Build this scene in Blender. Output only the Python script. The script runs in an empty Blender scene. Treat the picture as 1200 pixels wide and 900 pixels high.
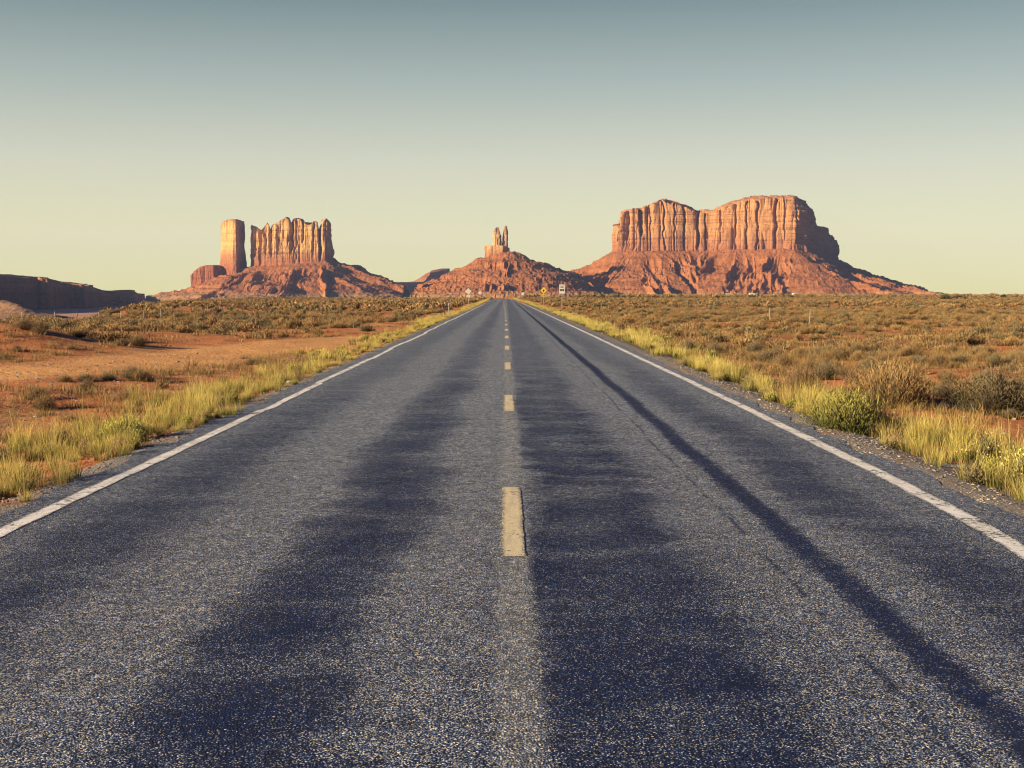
import bpy, math, random
import numpy as np
from mathutils import Vector

# ------------------------------------------------------------------ camera, sky, sun, exposure
sc = bpy.context.scene
COL = sc.collection
R = math.radians
EYE = 1.77
F = 1500.0                                   # focal length in pixels of the 1200-wide photograph
cam_d = bpy.data.cameras.new('camera'); cam = bpy.data.objects.new('camera', cam_d); COL.objects.link(cam)
cam_d.sensor_width = 36.0; cam_d.lens = 45.0
cam_d.clip_start = 0.05; cam_d.clip_end = 30000.0
cam.location = (0, 0, EYE)
cam.rotation_euler = (R(90 - 4.0), 0, R(-0.27))
sc.camera = cam

SUN_EL, SUN_BACK = 15.5, 27.0                 # elevation; degrees behind the camera's left
sdir = Vector((-math.cos(R(SUN_BACK)) * math.cos(R(SUN_EL)), -math.sin(R(SUN_BACK)) * math.cos(R(SUN_EL)), math.sin(R(SUN_EL))))
sl = bpy.data.lights.new('sun', 'SUN'); sl.energy = 5.0; sl.angle = R(0.53); sl.color = (1.0, 0.79, 0.50)
so = bpy.data.objects.new('sun', sl); COL.objects.link(so)
so.rotation_euler = (-sdir).to_track_quat('-Z', 'Y').to_euler()
so.location = (-200, -100, 200)

world = bpy.data.worlds.new('World'); sc.world = world; world.use_nodes = True
wn = world.node_tree.nodes; wl = world.node_tree.links
bg = wn['Background']
sky = wn.new('ShaderNodeTexSky'); sky.sky_type = 'NISHITA'; sky.sun_disc = False
sky.sun_elevation = R(SUN_EL); sky.sun_rotation = math.atan2(sdir.x, sdir.y)
sky.air_density = 1.0; sky.dust_density = 1.5; sky.ozone_density = 1.0; sky.altitude = 1500
tc = wn.new('ShaderNodeTexCoord'); sx = wn.new('ShaderNodeSeparateXYZ'); wl.new(tc.outputs['Generated'], sx.inputs[0])
ramp = wn.new('ShaderNodeValToRGB'); wl.new(sx.outputs['Z'], ramp.inputs['Fac'])
cr = ramp.color_ramp
SKY_STOPS = [(0.0, (3.85, 3.46, 1.42)), (0.045, (3.78, 3.42, 1.92)), (0.10, (3.05, 2.95, 2.15)), (0.16, (1.80, 2.03, 1.75)),
             (0.225, (0.72, 1.04, 1.00)), (0.36, (0.14, 0.32, 0.80)), (1.0, (0.06, 0.18, 0.85))]
while len(cr.elements) < len(SKY_STOPS): cr.elements.new(0.5)
for e, (p, c) in zip(cr.elements, SKY_STOPS): e.position = p; e.color = (*[v / 4 for v in c], 1)
sc4 = wn.new('ShaderNodeVectorMath'); sc4.operation = 'SCALE'; sc4.inputs['Scale'].default_value = 4.0
wl.new(ramp.outputs['Color'], sc4.inputs[0])
mx = wn.new('ShaderNodeMix'); mx.data_type = 'RGBA'; mx.inputs['Factor'].default_value = 0.90
wl.new(sky.outputs['Color'], mx.inputs['A']); wl.new(sc4.outputs[0], mx.inputs['B'])
# the sky opposite the low sun and behind the camera is dimmer
dt = wn.new('ShaderNodeVectorMath'); dt.operation = 'DOT_PRODUCT'; dt.inputs[1].default_value = (0.80, -0.60, 0.0); wl.new(tc.outputs['Generated'], dt.inputs[0])
mr_ = wn.new('ShaderNodeMapRange'); mr_.interpolation_type = 'SMOOTHSTEP'; wl.new(dt.outputs['Value'], mr_.inputs['Value'])
for k_, v_ in (('From Min', -0.25), ('From Max', 0.5), ('To Min', 1.0), ('To Max', 0.0)): mr_.inputs[k_].default_value = v_
tint_ = wn.new('ShaderNodeMix'); tint_.data_type = 'RGBA'; wl.new(mr_.outputs['Result'], tint_.inputs['Factor']); tint_.inputs['A'].default_value = (0.18, 0.36, 1.15, 1); tint_.inputs['B'].default_value = (1, 1, 1, 1)
dm_ = wn.new('ShaderNodeVectorMath'); dm_.operation = 'MULTIPLY'; wl.new(mx.outputs['Result'], dm_.inputs[0]); wl.new(tint_.outputs['Result'], dm_.inputs[1])
wl.new(dm_.outputs[0], bg.inputs['Color']); bg.inputs['Strength'].default_value = 0.088

vs = sc.view_settings
sc.display_settings.display_device = 'sRGB'
vs.view_transform = 'Standard'; vs.look = 'None'; vs.gamma = 1.0; vs.use_curve_mapping = False
vs.exposure = 1.32
cy = sc.cycles
cy.max_bounces = 6; cy.diffuse_bounces = 3; cy.glossy_bounces = 2; cy.transmission_bounces = 4
cy.transparent_max_bounces = 8; cy.volume_bounces = 0
cy.use_denoising = True; cy.pixel_filter_type = 'BLACKMAN_HARRIS'; cy.filter_width = 1.1
try: cy.denoiser = 'OPENIMAGEDENOISE'
except Exception: pass
cy.sample_clamp_indirect = 4.0

# ------------------------------------------------------------------ noise (numpy)
def _hash(ix, iy, iz, seed):
    h = (ix.astype(np.int64) * 374761393 + iy.astype(np.int64) * 668265263 + iz.astype(np.int64) * 1274126177 + seed * 974634777) & 0xFFFFFFFF
    h = ((h ^ (h >> 13)) * 1274126177) & 0xFFFFFFFF
    h = (h ^ (h >> 16)) & 0xFFFFFFFF
    h = (h * 2246822519) & 0xFFFFFFFF
    return ((h ^ (h >> 15)) & 0xFFFFFF) / float(0xFFFFFF) * 2 - 1
def noise(x, y=0.0, z=0.0, seed=0):
    x, y, z = np.broadcast_arrays(np.asarray(x, float), np.asarray(y, float), np.asarray(z, float))
    ix, iy, iz = np.floor(x), np.floor(y), np.floor(z)
    fx, fy, fz = x - ix, y - iy, z - iz
    fx = fx * fx * fx * (fx * (fx * 6 - 15) + 10); fy = fy * fy * fy * (fy * (fy * 6 - 15) + 10); fz = fz * fz * fz * (fz * (fz * 6 - 15) + 10)
    r = 0
    for a in (0, 1):
        for b in (0, 1):
            for c in (0, 1):
                w = (fx if a else 1 - fx) * (fy if b else 1 - fy) * (fz if c else 1 - fz)
                r = r + w * _hash(ix + a, iy + b, iz + c, seed)
    return r
def fbm(x, y=0.0, z=0.0, oct=4, seed=0, gain=0.5):
    r, a = 0, 1.0
    for o in range(oct):
        r = r + a * noise(np.asarray(x) * 2.03 ** o + 7.1 * o, np.asarray(y) * 2.03 ** o + 3.7 * o, np.asarray(z) * 2.03 ** o, seed + o); a *= gain
    return r
def ridged(x, y=0.0, z=0.0, oct=4, seed=0, gain=0.5):
    r, a = 0, 1.0
    for o in range(oct):
        r = r + a * (1 - 2 * np.abs(noise(np.asarray(x) * 2.1 ** o + 5.3 * o, np.asarray(y) * 2.1 ** o + 1.7 * o, np.asarray(z) * 2.1 ** o, seed + o))); a *= gain
    return r
def sstep(a, b, x):
    t = np.clip((np.asarray(x, float) - a) / (b - a), 0, 1); return t * t * (3 - 2 * t)

# ------------------------------------------------------------------ mesh helpers
def mesh_from(name, V, Q, smooth=False, attrs=None):
    """Q: n x 3 or n x 4 array, or a list of such arrays"""
    V = np.asarray(V, dtype=np.float32).reshape(-1, 3)
    Qs = [np.asarray(q, dtype=np.int32) for q in (Q if isinstance(Q, list) else [Q]) if len(q)]
    me = bpy.data.meshes.new(name)
    me.vertices.add(len(V)); me.vertices.foreach_set('co', V.ravel())
    loops = np.concatenate([q.ravel() for q in Qs])
    tot = np.concatenate([np.full(len(q), q.shape[1], dtype=np.int32) for q in Qs])
    start = np.concatenate([[0], np.cumsum(tot)[:-1]]).astype(np.int32)
    me.loops.add(len(loops)); me.loops.foreach_set('vertex_index', loops)
    me.polygons.add(len(tot)); me.polygons.foreach_set('loop_start', start); me.polygons.foreach_set('loop_total', tot)
    me.polygons.foreach_set('use_smooth', np.full(len(tot), smooth, dtype=bool))
    me.update(calc_edges=True)
    for k, a in (attrs or {}).items():
        at = me.attributes.new(k, 'FLOAT', 'POINT'); at.data.foreach_set('value', np.asarray(a, dtype=np.float32).ravel())
    return me
def grid_faces(nu, nv, wrap_u=False):
    iu = np.arange(nu if wrap_u else nu - 1); iv = np.arange(nv - 1)
    a, b = np.meshgrid(iu, iv, indexing='xy')
    a2 = (a + 1) % nu
    return np.stack([b * nu + a, b * nu + a2, (b + 1) * nu + a2, (b + 1) * nu + a], -1).reshape(-1, 4)
def link(name, me, mat=None, parent=None, loc=None):
    o = bpy.data.objects.new(name, me); COL.objects.link(o)
    if mat and me and not me.materials: me.materials.append(mat)
    if parent: o.parent = parent
    if loc is not None: o.location = loc
    return o
def tag(o, label=None, cat=None, group=None, kind=None):
    if label: o['label'] = label
    if cat: o['category'] = cat
    if group: o['group'] = group
    if kind: o['kind'] = kind
    return o
def empty(name, loc, rz=0.0):
    o = bpy.data.objects.new(name, None); COL.objects.link(o); o.location = loc; o.rotation_euler = (0, 0, rz); o.empty_display_size = 0.3
    return o
class MB:
    """collects boxes, tubes and prisms for one mesh"""
    def __init__(s): s.v = []; s.f = []
    def add(s, V, Fc):
        n = len(s.v); s.v += [tuple(map(float, p)) for p in V]; s.f += [tuple(n + i for i in f) for f in Fc]
    def box(s, c, d, taper=1.0):
        x, y, z = c; a, b, h = d[0] / 2, d[1] / 2, d[2] / 2
        V = [(x - a, y - b, z - h), (x + a, y - b, z - h), (x + a, y + b, z - h), (x - a, y + b, z - h)]
        V += [(x - a * taper, y - b * taper, z + h), (x + a * taper, y - b * taper, z + h), (x + a * taper, y + b * taper, z + h), (x - a * taper, y + b * taper, z + h)]
        s.add(V, [(0, 3, 2, 1), (4, 5, 6, 7), (0, 1, 5, 4), (1, 2, 6, 5), (2, 3, 7, 6), (3, 0, 4, 7)])
    def prism(s, pts, y0, y1):
        """outline in x,z extruded along y"""
        n = len(pts); V = [(x, y0, z) for x, z in pts] + [(x, y1, z) for x, z in pts]
        s.add(V, [tuple(range(n)), tuple(range(2 * n - 1, n - 1, -1))] + [(i, i + n, (i + 1) % n + n, (i + 1) % n) for i in range(n)])
    def tube(s, pts, r, n=8):
        if not hasattr(r, '__len__'): r = [r] * len(pts)
        V = []; Fc = []
        for k, p in enumerate(pts):
            a = Vector(pts[max(k - 1, 0)]); b = Vector(pts[min(k + 1, len(pts) - 1)]); d = (b - a).normalized()
            u = d.cross(Vector((0.3, 1, 0.2))).normalized(); w = d.cross(u)
            for i in range(n):
                t = 2 * math.pi * i / n; V.append(Vector(p) + (u * math.cos(t) + w * math.sin(t)) * r[k])
        for k in range(len(pts) - 1):
            for i in range(n): Fc.append((k * n + i, k * n + (i + 1) % n, (k + 1) * n + (i + 1) % n, (k + 1) * n + i))
        Fc.append(tuple(range(n))[::-1]); Fc.append(tuple(range((len(pts) - 1) * n, len(pts) * n)))
        s.add(V, Fc)
    def mesh(s, name):
        me = bpy.data.meshes.new(name); me.from_pydata(s.v, [], s.f); me.update(); return me
    def build(s, name, mat, parent=None): return link(name, s.mesh(name), mat, parent)

# ------------------------------------------------------------------ material helpers
class NT:
    def __init__(s, name):
        s.m = bpy.data.materials.new(name); s.m.use_nodes = True; s.t = s.m.node_tree; s.n = s.t.nodes; s.l = s.t.links
        s.b = s.n['Principled BSDF']; s.out = s.n['Material Output']
        s.b.inputs['Specular IOR Level'].default_value = 0.25
    def put(s, sock, v):
        if isinstance(v, bpy.types.NodeSocket): s.l.new(v, sock)
        elif isinstance(v, tuple) and sock.type == 'RGBA' and len(v) == 3: sock.default_value = (*v, 1)
        else: sock.default_value = v
    def pos(s):
        if not hasattr(s, '_p'): s._p = s.n.new('ShaderNodeNewGeometry').outputs['Position']
        return s._p
    def xyz(s, v=None):
        n = s.n.new('ShaderNodeSeparateXYZ'); s.l.new(v or s.pos(), n.inputs[0]); return n.outputs
    def vec(s, x, y, z):
        n = s.n.new('ShaderNodeCombineXYZ')
        for i, v in enumerate((x, y, z)): s.put(n.inputs[i], v)
        return n.outputs[0]
    def scale(s, v, k):
        n = s.n.new('ShaderNodeVectorMath'); n.operation = 'MULTIPLY'; s.l.new(v, n.inputs[0]); n.inputs[1].default_value = k; return n.outputs[0]
    def math(s, op, a, b=0.0, c=0.0, clamp=False):
        n = s.n.new('ShaderNodeMath'); n.operation = op; n.use_clamp = clamp
        s.put(n.inputs[0], a); s.put(n.inputs[1], b); s.put(n.inputs[2], c); return n.outputs[0]
    def mr(s, v, a, b, c=0.0, d=1.0, smooth=True):
        n = s.n.new('ShaderNodeMapRange'); n.interpolation_type = 'SMOOTHSTEP' if smooth else 'LINEAR'
        s.put(n.inputs['Value'], v)
        for k, q in (('From Min', a), ('From Max', b), ('To Min', c), ('To Max', d)): s.put(n.inputs[k], q)
        return n.outputs['Result']
    def noise(s, v, scale, detail=4, rough=0.55, dist=0.0):
        n = s.n.new('ShaderNodeTexNoise'); s.l.new(v, n.inputs['Vector']); n.inputs['Scale'].default_value = scale
        n.inputs['Detail'].default_value = detail; n.inputs['Roughness'].default_value = rough; n.inputs['Distortion'].default_value = dist
        return n.outputs[0]
    def voro(s, v, scale, feature='F1', rand=1.0):
        n = s.n.new('ShaderNodeTexVoronoi'); n.feature = feature; s.l.new(v, n.inputs['Vector']); n.inputs['Scale'].default_value = scale
        n.inputs['Randomness'].default_value = rand; return n
    def ramp(s, v, stops, mode='LINEAR'):
        n = s.n.new('ShaderNodeValToRGB'); s.put(n.inputs[0], v); r = n.color_ramp; r.interpolation = mode
        while len(r.elements) < len(stops): r.elements.new(0.5)
        for e, (p, c) in zip(r.elements, sorted(stops)): e.position = p; e.color = (*c, 1) if hasattr(c, '__len__') else (c, c, c, 1)
        return n.outputs['Color']
    def mix(s, f, a, b, mode='MIX'):
        n = s.n.new('ShaderNodeMix'); n.data_type = 'RGBA'; n.blend_type = mode
        s.put(n.inputs['Factor'], f); s.put(n.inputs['A'], a); s.put(n.inputs['B'], b); return n.outputs['Result']
    def bump(s, h, strength, dist):
        n = s.n.new('ShaderNodeBump'); s.l.new(h, n.inputs['Height']); n.inputs['Strength'].default_value = strength; n.inputs['Distance'].default_value = dist
        s.l.new(n.outputs[0], s.b.inputs['Normal']); return n
    def attr(s, name):
        n = s.n.new('ShaderNodeAttribute'); n.attribute_name = name; return n.outputs['Fac']
    def rnd(s): return s.n.new('ShaderNodeObjectInfo').outputs['Random']
    def col(s, c): s.put(s.b.inputs['Base Color'], c)
    def rough(s, r): s.put(s.b.inputs['Roughness'], r)
def plain(name, c, rough=0.7, metal=0.0, var=0.15, scale=8):
    t = NT(name); n = t.noise(t.pos(), scale, 4)
    t.col(t.mix(t.mr(n, 0.35, 0.7), c, tuple(v * (1 - var) for v in c))); t.rough(rough); t.b.inputs['Metallic'].default_value = metal
    return t.m

def mat_asphalt():
    t = NT('worn asphalt with rut shade'); x, y, z = t.xyz()
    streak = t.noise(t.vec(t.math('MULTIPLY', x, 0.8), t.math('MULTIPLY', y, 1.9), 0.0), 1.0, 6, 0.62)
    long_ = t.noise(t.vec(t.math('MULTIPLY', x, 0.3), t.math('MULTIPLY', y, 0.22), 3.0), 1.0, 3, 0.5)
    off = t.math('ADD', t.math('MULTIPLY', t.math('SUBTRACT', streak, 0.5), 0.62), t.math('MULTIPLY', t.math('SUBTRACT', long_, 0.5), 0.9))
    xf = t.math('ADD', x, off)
    rut_shade = [(-4.2, .35), (-3.5, .40), (-3.15, .75), (-2.75, .8), (-2.3, .18), (-1.6, .08), (-1.38, .75), (-1.05, 1), (-.72, .8), (-.5, .12), (-.05, .15),  # low-sun shade of the wheel ruts, painted into the colour as dark bands
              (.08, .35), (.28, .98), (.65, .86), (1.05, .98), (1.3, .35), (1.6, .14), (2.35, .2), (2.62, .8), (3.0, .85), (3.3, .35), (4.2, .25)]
    dk = t.ramp(t.mr(xf, -4.5, 4.5, smooth=False), [((p + 4.5) / 9, v) for p, v in rut_shade])
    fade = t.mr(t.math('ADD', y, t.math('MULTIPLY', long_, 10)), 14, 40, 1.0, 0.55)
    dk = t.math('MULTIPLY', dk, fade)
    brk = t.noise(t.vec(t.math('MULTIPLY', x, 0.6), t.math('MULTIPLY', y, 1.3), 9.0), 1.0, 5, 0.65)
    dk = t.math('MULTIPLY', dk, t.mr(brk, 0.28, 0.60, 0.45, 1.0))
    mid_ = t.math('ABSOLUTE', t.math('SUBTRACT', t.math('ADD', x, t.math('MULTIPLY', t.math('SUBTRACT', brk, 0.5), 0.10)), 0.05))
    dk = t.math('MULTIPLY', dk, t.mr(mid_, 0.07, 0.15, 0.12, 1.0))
    # seam: a narrow dark band along a paving joint
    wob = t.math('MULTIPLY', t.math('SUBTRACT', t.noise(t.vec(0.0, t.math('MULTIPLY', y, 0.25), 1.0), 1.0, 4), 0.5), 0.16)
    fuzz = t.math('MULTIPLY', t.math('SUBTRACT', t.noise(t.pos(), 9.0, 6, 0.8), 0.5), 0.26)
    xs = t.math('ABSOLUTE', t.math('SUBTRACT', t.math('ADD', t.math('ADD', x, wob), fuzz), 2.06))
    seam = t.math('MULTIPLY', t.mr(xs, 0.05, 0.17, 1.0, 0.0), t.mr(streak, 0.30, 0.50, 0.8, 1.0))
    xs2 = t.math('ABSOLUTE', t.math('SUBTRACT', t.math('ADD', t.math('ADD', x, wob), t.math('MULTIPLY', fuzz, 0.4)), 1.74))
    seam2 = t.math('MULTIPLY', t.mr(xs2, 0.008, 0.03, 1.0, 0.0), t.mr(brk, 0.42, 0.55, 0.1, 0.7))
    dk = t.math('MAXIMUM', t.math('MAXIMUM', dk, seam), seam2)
    # transverse hairline cracks
    v1 = t.voro(t.pos(), 170.0); v2 = t.voro(t.pos(), 104.0)
    r1 = t.xyz(v1.outputs['Color'])[0]; r2 = t.xyz(v2.outputs['Color'])[0]
    thr = t.math('SUBTRACT', 0.94, t.math('MULTIPLY', t.math('SUBTRACT', 1.0, dk), 0.31))
    s1 = t.math('GREATER_THAN', r1, t.math('ADD', thr, 0.02)); s2 = t.math('GREATER_THAN', r2, thr)
    stone = t.math('MAXIMUM', s1, t.math('MULTIPLY', s2, t.mr(v2.outputs['Distance'], 0.35, 0.5, 1, 0)))
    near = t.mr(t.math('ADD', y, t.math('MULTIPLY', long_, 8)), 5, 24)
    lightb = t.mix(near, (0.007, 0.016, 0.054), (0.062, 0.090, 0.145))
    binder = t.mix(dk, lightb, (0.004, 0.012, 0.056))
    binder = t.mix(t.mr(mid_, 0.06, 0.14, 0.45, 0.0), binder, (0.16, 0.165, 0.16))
    dusty = t.noise(t.pos(), 0.7, 5, 0.6)
    binder = t.mix(t.mr(dusty, 0.45, 0.75, 0, 0.10), binder, (0.13, 0.13, 0.12))
    hue = t.xyz(v2.outputs['Color'])[1]
    sc_ = t.mix(t.mr(hue, .35, .65), (0.66, 0.62, 0.48), (0.12, 0.19, 0.33))
    base_ = t.mix(t.math('MULTIPLY', stone, t.mr(dk, 0, 1, 1.0, 0.6)), binder, sc_)
    g1 = t.noise(t.pos(), 15.0, 3, 0.8); v3 = t.xyz(t.voro(t.pos(), 28.0).outputs['Color'])[0]
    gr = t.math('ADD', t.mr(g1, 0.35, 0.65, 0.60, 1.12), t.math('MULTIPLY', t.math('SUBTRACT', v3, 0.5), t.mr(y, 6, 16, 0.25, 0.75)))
    sm = t.n.new('ShaderNodeVectorMath'); sm.operation = 'SCALE'; t.l.new(base_, sm.inputs[0]); t.l.new(gr, sm.inputs['Scale']); t.col(sm.outputs[0])
    t.rough(t.mix(dk, (.80, .80, .80), (.75, .75, .75))); t.b.inputs['Specular IOR Level'].default_value = 0.18
    h = t.math('ADD', t.math('MULTIPLY', t.math('SUBTRACT', 1.0, v2.outputs['Distance']), 0.8), t.math('MULTIPLY', t.noise(t.pos(), 40, 3), 0.6))
    t.bump(h, 0.9, 0.011)
    return t.m
def mat_gravel():
    t = NT('grey gravel'); x, y, z = t.xyz()
    v = t.voro(t.pos(), 42.0); v2 = t.voro(t.pos(), 95.0)
    c = t.mix(t.xyz(v.outputs['Color'])[0], (0.10, 0.10, 0.11), (0.34, 0.30, 0.24))
    c2 = t.mix(t.xyz(v2.outputs['Color'])[0], (0.05, 0.05, 0.06), (0.42, 0.37, 0.28))
    c = t.mix(0.5, c, c2)
    dirt = t.noise(t.pos(), 1.6, 5, 0.6)
    c = t.mix(t.mr(dirt, 0.48, 0.66, 0, 0.8), c, (0.26, 0.15, 0.085))
    t.col(c); t.rough(0.9)
    t.bump(t.math('ADD', t.math('MULTIPLY', v.outputs['Distance'], -1.0), t.math('MULTIPLY', v2.outputs['Distance'], -0.5)), 0.9, 0.012)
    return t.m
def mat_paint(name, c, wear):
    t = NT(name); n = t.noise(t.pos(), 26.0, 6, 0.75); n2 = t.noise(t.pos(), 2.2, 4, 0.6)
    v = t.voro(t.pos(), 95.0)
    w = t.mr(t.math('ADD', t.math('MULTIPLY', n, 0.7), t.math('MULTIPLY', n2, 0.45)), wear, wear + 0.07)
    edge = t.attr('edge')
    w = t.math('MAXIMUM', w, t.math('MULTIPLY', t.mr(edge, 0.55, 1.0), t.mr(t.xyz(v.outputs['Color'])[0], 0.35, 0.55)), clamp=True)
    pc = t.mix(t.mr(n, 0.3, 0.7), c, tuple(q * 0.78 for q in c))
    grime = t.mr(t.noise(t.vec(t.math('MULTIPLY', t.xyz()[0], 8.0), t.math('MULTIPLY', t.xyz()[1], 1.2), 0.0), 1.0, 5, 0.7), 0.42, 0.68, 0.0, 0.45)
    t.col(t.mix(w, t.mix(grime, pc, (0.30, 0.27, 0.21)), (0.05, 0.053, 0.065))); t.rough(0.7)
    t.bump(v.outputs['Distance'], 0.5, 0.004)
    return t.m
def mat_ground():
    t = NT('red desert sand'); x, y, z = t.xyz()
    big = t.noise(t.pos(), 0.05, 5, 0.6); mid = t.noise(t.pos(), 0.6, 6, 0.65); fine = t.noise(t.pos(), 7.0, 5, 0.7)
    c = t.mix(t.mr(mid, 0.35, 0.65), (0.34, 0.105, 0.032), (0.50, 0.19, 0.062))
    c = t.mix(t.mr(big, 0.4, 0.65, 0, 0.6), c, (0.40, 0.185, 0.075))
    pale = t.math('MULTIPLY', t.attr('track'), t.mr(mid, 0.3, 0.6, 0.6, 1.0))
    c = t.mix(pale, c, (0.56, 0.29, 0.105))
    # dry litter, denser where the plants grow
    lit = t.attr('litter')
    c = t.mix(t.math('MULTIPLY', lit, t.mr(fine, 0.4, 0.6)), c, (0.20, 0.155, 0.06))
    far = t.mr(y, 250, 900)
    sp = t.noise(t.vec(t.math('MULTIPLY', x, 0.10), t.math('MULTIPLY', y, 0.03), 0.0), 1.0, 6, 0.7)
    c = t.mix(t.math('MULTIPLY', far, t.mr(sp, 0.38, 0.62)), c, (0.16, 0.125, 0.055))
    c = t.mix(t.math('MULTIPLY', t.mr(y, 180, 400), t.mr(t.math('DIVIDE', x, y), -.18, -.26)), c, (0.42, 0.21, 0.135))
    t.col(c); t.rough(0.95)
    t.bump(t.math('ADD', t.math('MULTIPLY', fine, 0.6), t.math('MULTIPLY', mid, 1.6)), 1.0, 0.13)
    return t.m
def mat_rock(name, top, mid, low, z0, z1, warp=14.0, streak=0.5, sc_=1.0):
    """banded sandstone: colour by height between z0 and z1, with vertical varnish streaks"""
    t = NT(name); x, y, z = t.xyz()
    w = t.noise(t.pos(), 0.012 * sc_, 4)
    h = t.mr(t.math('ADD', z, t.math('MULTIPLY', t.math('SUBTRACT', w, 0.5), warp)), z0, z1, smooth=False)
    c = t.ramp(h, [(0.0, low), (0.25, mid), (0.42, top), (0.85, tuple(v * 1.04 for v in top)), (1.0, mid)])
    st = t.noise(t.scale(t.pos(), (0.16 * sc_, 0.16 * sc_, 0.012 * sc_)), 1.0, 6, 0.65)
    c = t.mix(t.math('MULTIPLY', t.mr(st, 0.50, 0.72), streak), c, tuple(v * 0.45 for v in mid))
    band = t.noise(t.scale(t.pos(), (0.002, 0.002, 0.22)), 1.0, 4, 0.7)
    c = t.mix(t.mr(band, 0.45, 0.7, 0, 0.45), c, tuple(v * 0.7 for v in mid))
    bl = t.noise(t.pos(), 0.09 * sc_, 6, 0.7)
    c = t.mix(t.mr(bl, 0.45, 0.75, 0, 0.5), c, tuple(v * 0.55 for v in low))
    t.col(c); t.rough(0.95)
    hh = t.math('ADD', t.math('MULTIPLY', st, 1.0), t.math('ADD', t.math('MULTIPLY', band, 0.5), t.math('MULTIPLY', bl, 0.8)))
    t.bump(hh, 1.0, 5.0)
    return t.m
def mat_talus(name, a, b, dark):
    t = NT(name); x, y, z = t.xyz()
    n = t.noise(t.pos(), 0.05, 6, 0.7); n2 = t.noise(t.pos(), 0.25, 4, 0.7)
    c = t.mix(t.mr(n, 0.35, 0.65), a, b)
    band = t.noise(t.scale(t.pos(), (0.003, 0.003, 0.12)), 1.0, 4, 0.7)
    c = t.mix(t.mr(band, 0.5, 0.65, 0, 0.5), c, tuple(v * 0.72 for v in a))
    c = t.mix(t.mr(n2, 0.56, 0.7, 0, 0.7), c, dark)
    c = t.mix(t.mr(z, 12, 0, 0, 0.5), c, (0.30, 0.20, 0.09))
    t.col(c); t.rough(0.95); t.bump(t.math('ADD', n, t.math('MULTIPLY', n2, 0.7)), 0.8, 3.5)
    return t.m
def mat_leaf(name, base, tip, var, trans=0.25, dead=None):
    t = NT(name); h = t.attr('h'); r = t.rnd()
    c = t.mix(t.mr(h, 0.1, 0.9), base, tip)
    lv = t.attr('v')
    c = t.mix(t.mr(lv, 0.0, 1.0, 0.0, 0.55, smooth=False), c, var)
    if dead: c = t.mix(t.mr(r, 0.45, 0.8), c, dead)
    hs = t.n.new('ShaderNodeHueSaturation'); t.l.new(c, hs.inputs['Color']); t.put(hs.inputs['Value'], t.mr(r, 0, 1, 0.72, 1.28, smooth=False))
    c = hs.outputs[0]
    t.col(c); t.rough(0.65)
    tr = t.n.new('ShaderNodeBsdfTranslucent'); t.l.new(c, tr.inputs['Color'])
    ms = t.n.new('ShaderNodeMixShader'); ms.inputs[0].default_value = trans
    t.l.new(t.b.outputs[0], ms.inputs[1]); t.l.new(tr.outputs[0], ms.inputs[2]); t.l.new(ms.outputs[0], t.out.inputs['Surface'])
    return t.m

M = {}
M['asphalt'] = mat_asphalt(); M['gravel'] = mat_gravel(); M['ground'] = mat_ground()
M['white'] = mat_paint('white road paint', (0.86, 0.84, 0.78), 0.60); M['yellow'] = mat_paint('yellow road paint', (0.72, 0.61, 0.38), 0.64)
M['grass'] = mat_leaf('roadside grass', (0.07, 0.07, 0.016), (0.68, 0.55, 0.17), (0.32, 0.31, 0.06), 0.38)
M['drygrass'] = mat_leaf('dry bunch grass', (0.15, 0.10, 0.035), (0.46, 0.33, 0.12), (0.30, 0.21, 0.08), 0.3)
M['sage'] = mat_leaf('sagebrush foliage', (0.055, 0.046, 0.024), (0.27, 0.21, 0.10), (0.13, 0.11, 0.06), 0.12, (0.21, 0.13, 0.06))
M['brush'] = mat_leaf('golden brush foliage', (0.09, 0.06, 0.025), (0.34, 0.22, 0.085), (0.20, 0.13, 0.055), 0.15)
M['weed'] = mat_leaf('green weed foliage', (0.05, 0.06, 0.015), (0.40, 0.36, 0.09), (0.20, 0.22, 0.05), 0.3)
M['twig'] = plain('grey brown twigs', (0.13, 0.10, 0.07), 0.9)
M['flower'] = plain('yellow blossom', (0.62, 0.50, 0.17), 0.7)
M['juniper'] = mat_leaf('dark juniper foliage', (0.03, 0.035, 0.015), (0.07, 0.075, 0.03), (0.05, 0.05, 0.02), 0.1)
M['wood'] = plain('weathered wood', (0.16, 0.12, 0.09), 0.9)
M['galv'] = plain('pale galvanised steel', (0.30, 0.285, 0.26), 0.6, 0.2)
M['dsteel'] = plain('dark painted steel', (0.06, 0.05, 0.045), 0.6)
M['alu'] = plain('sign aluminium', (0.45, 0.42, 0.38), 0.6, 0.1)
M['sign_y'] = plain('yellow sign face', (0.50, 0.36, 0.05), 0.5, 0, 0.05)
M['sign_w'] = plain('white sign face', (0.45, 0.45, 0.42), 0.5, 0, 0.05)
M['black'] = plain('black sign print', (0.02, 0.02, 0.02), 0.5)
M['wire'] = plain('rusty wire', (0.18, 0.12, 0.09), 0.6)
M['housewall'] = plain('pale stucco', (0.75, 0.70, 0.60), 0.9); M['houseroof'] = plain('grey roofing', (0.35, 0.30, 0.27), 0.8); M['dark'] = plain('dark window glass', (0.03, 0.03, 0.04), 0.2)
M['pebble'] = plain('grey and rust stones', (0.30, 0.25, 0.20), 0.9, 0, 0.5, 3)

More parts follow.
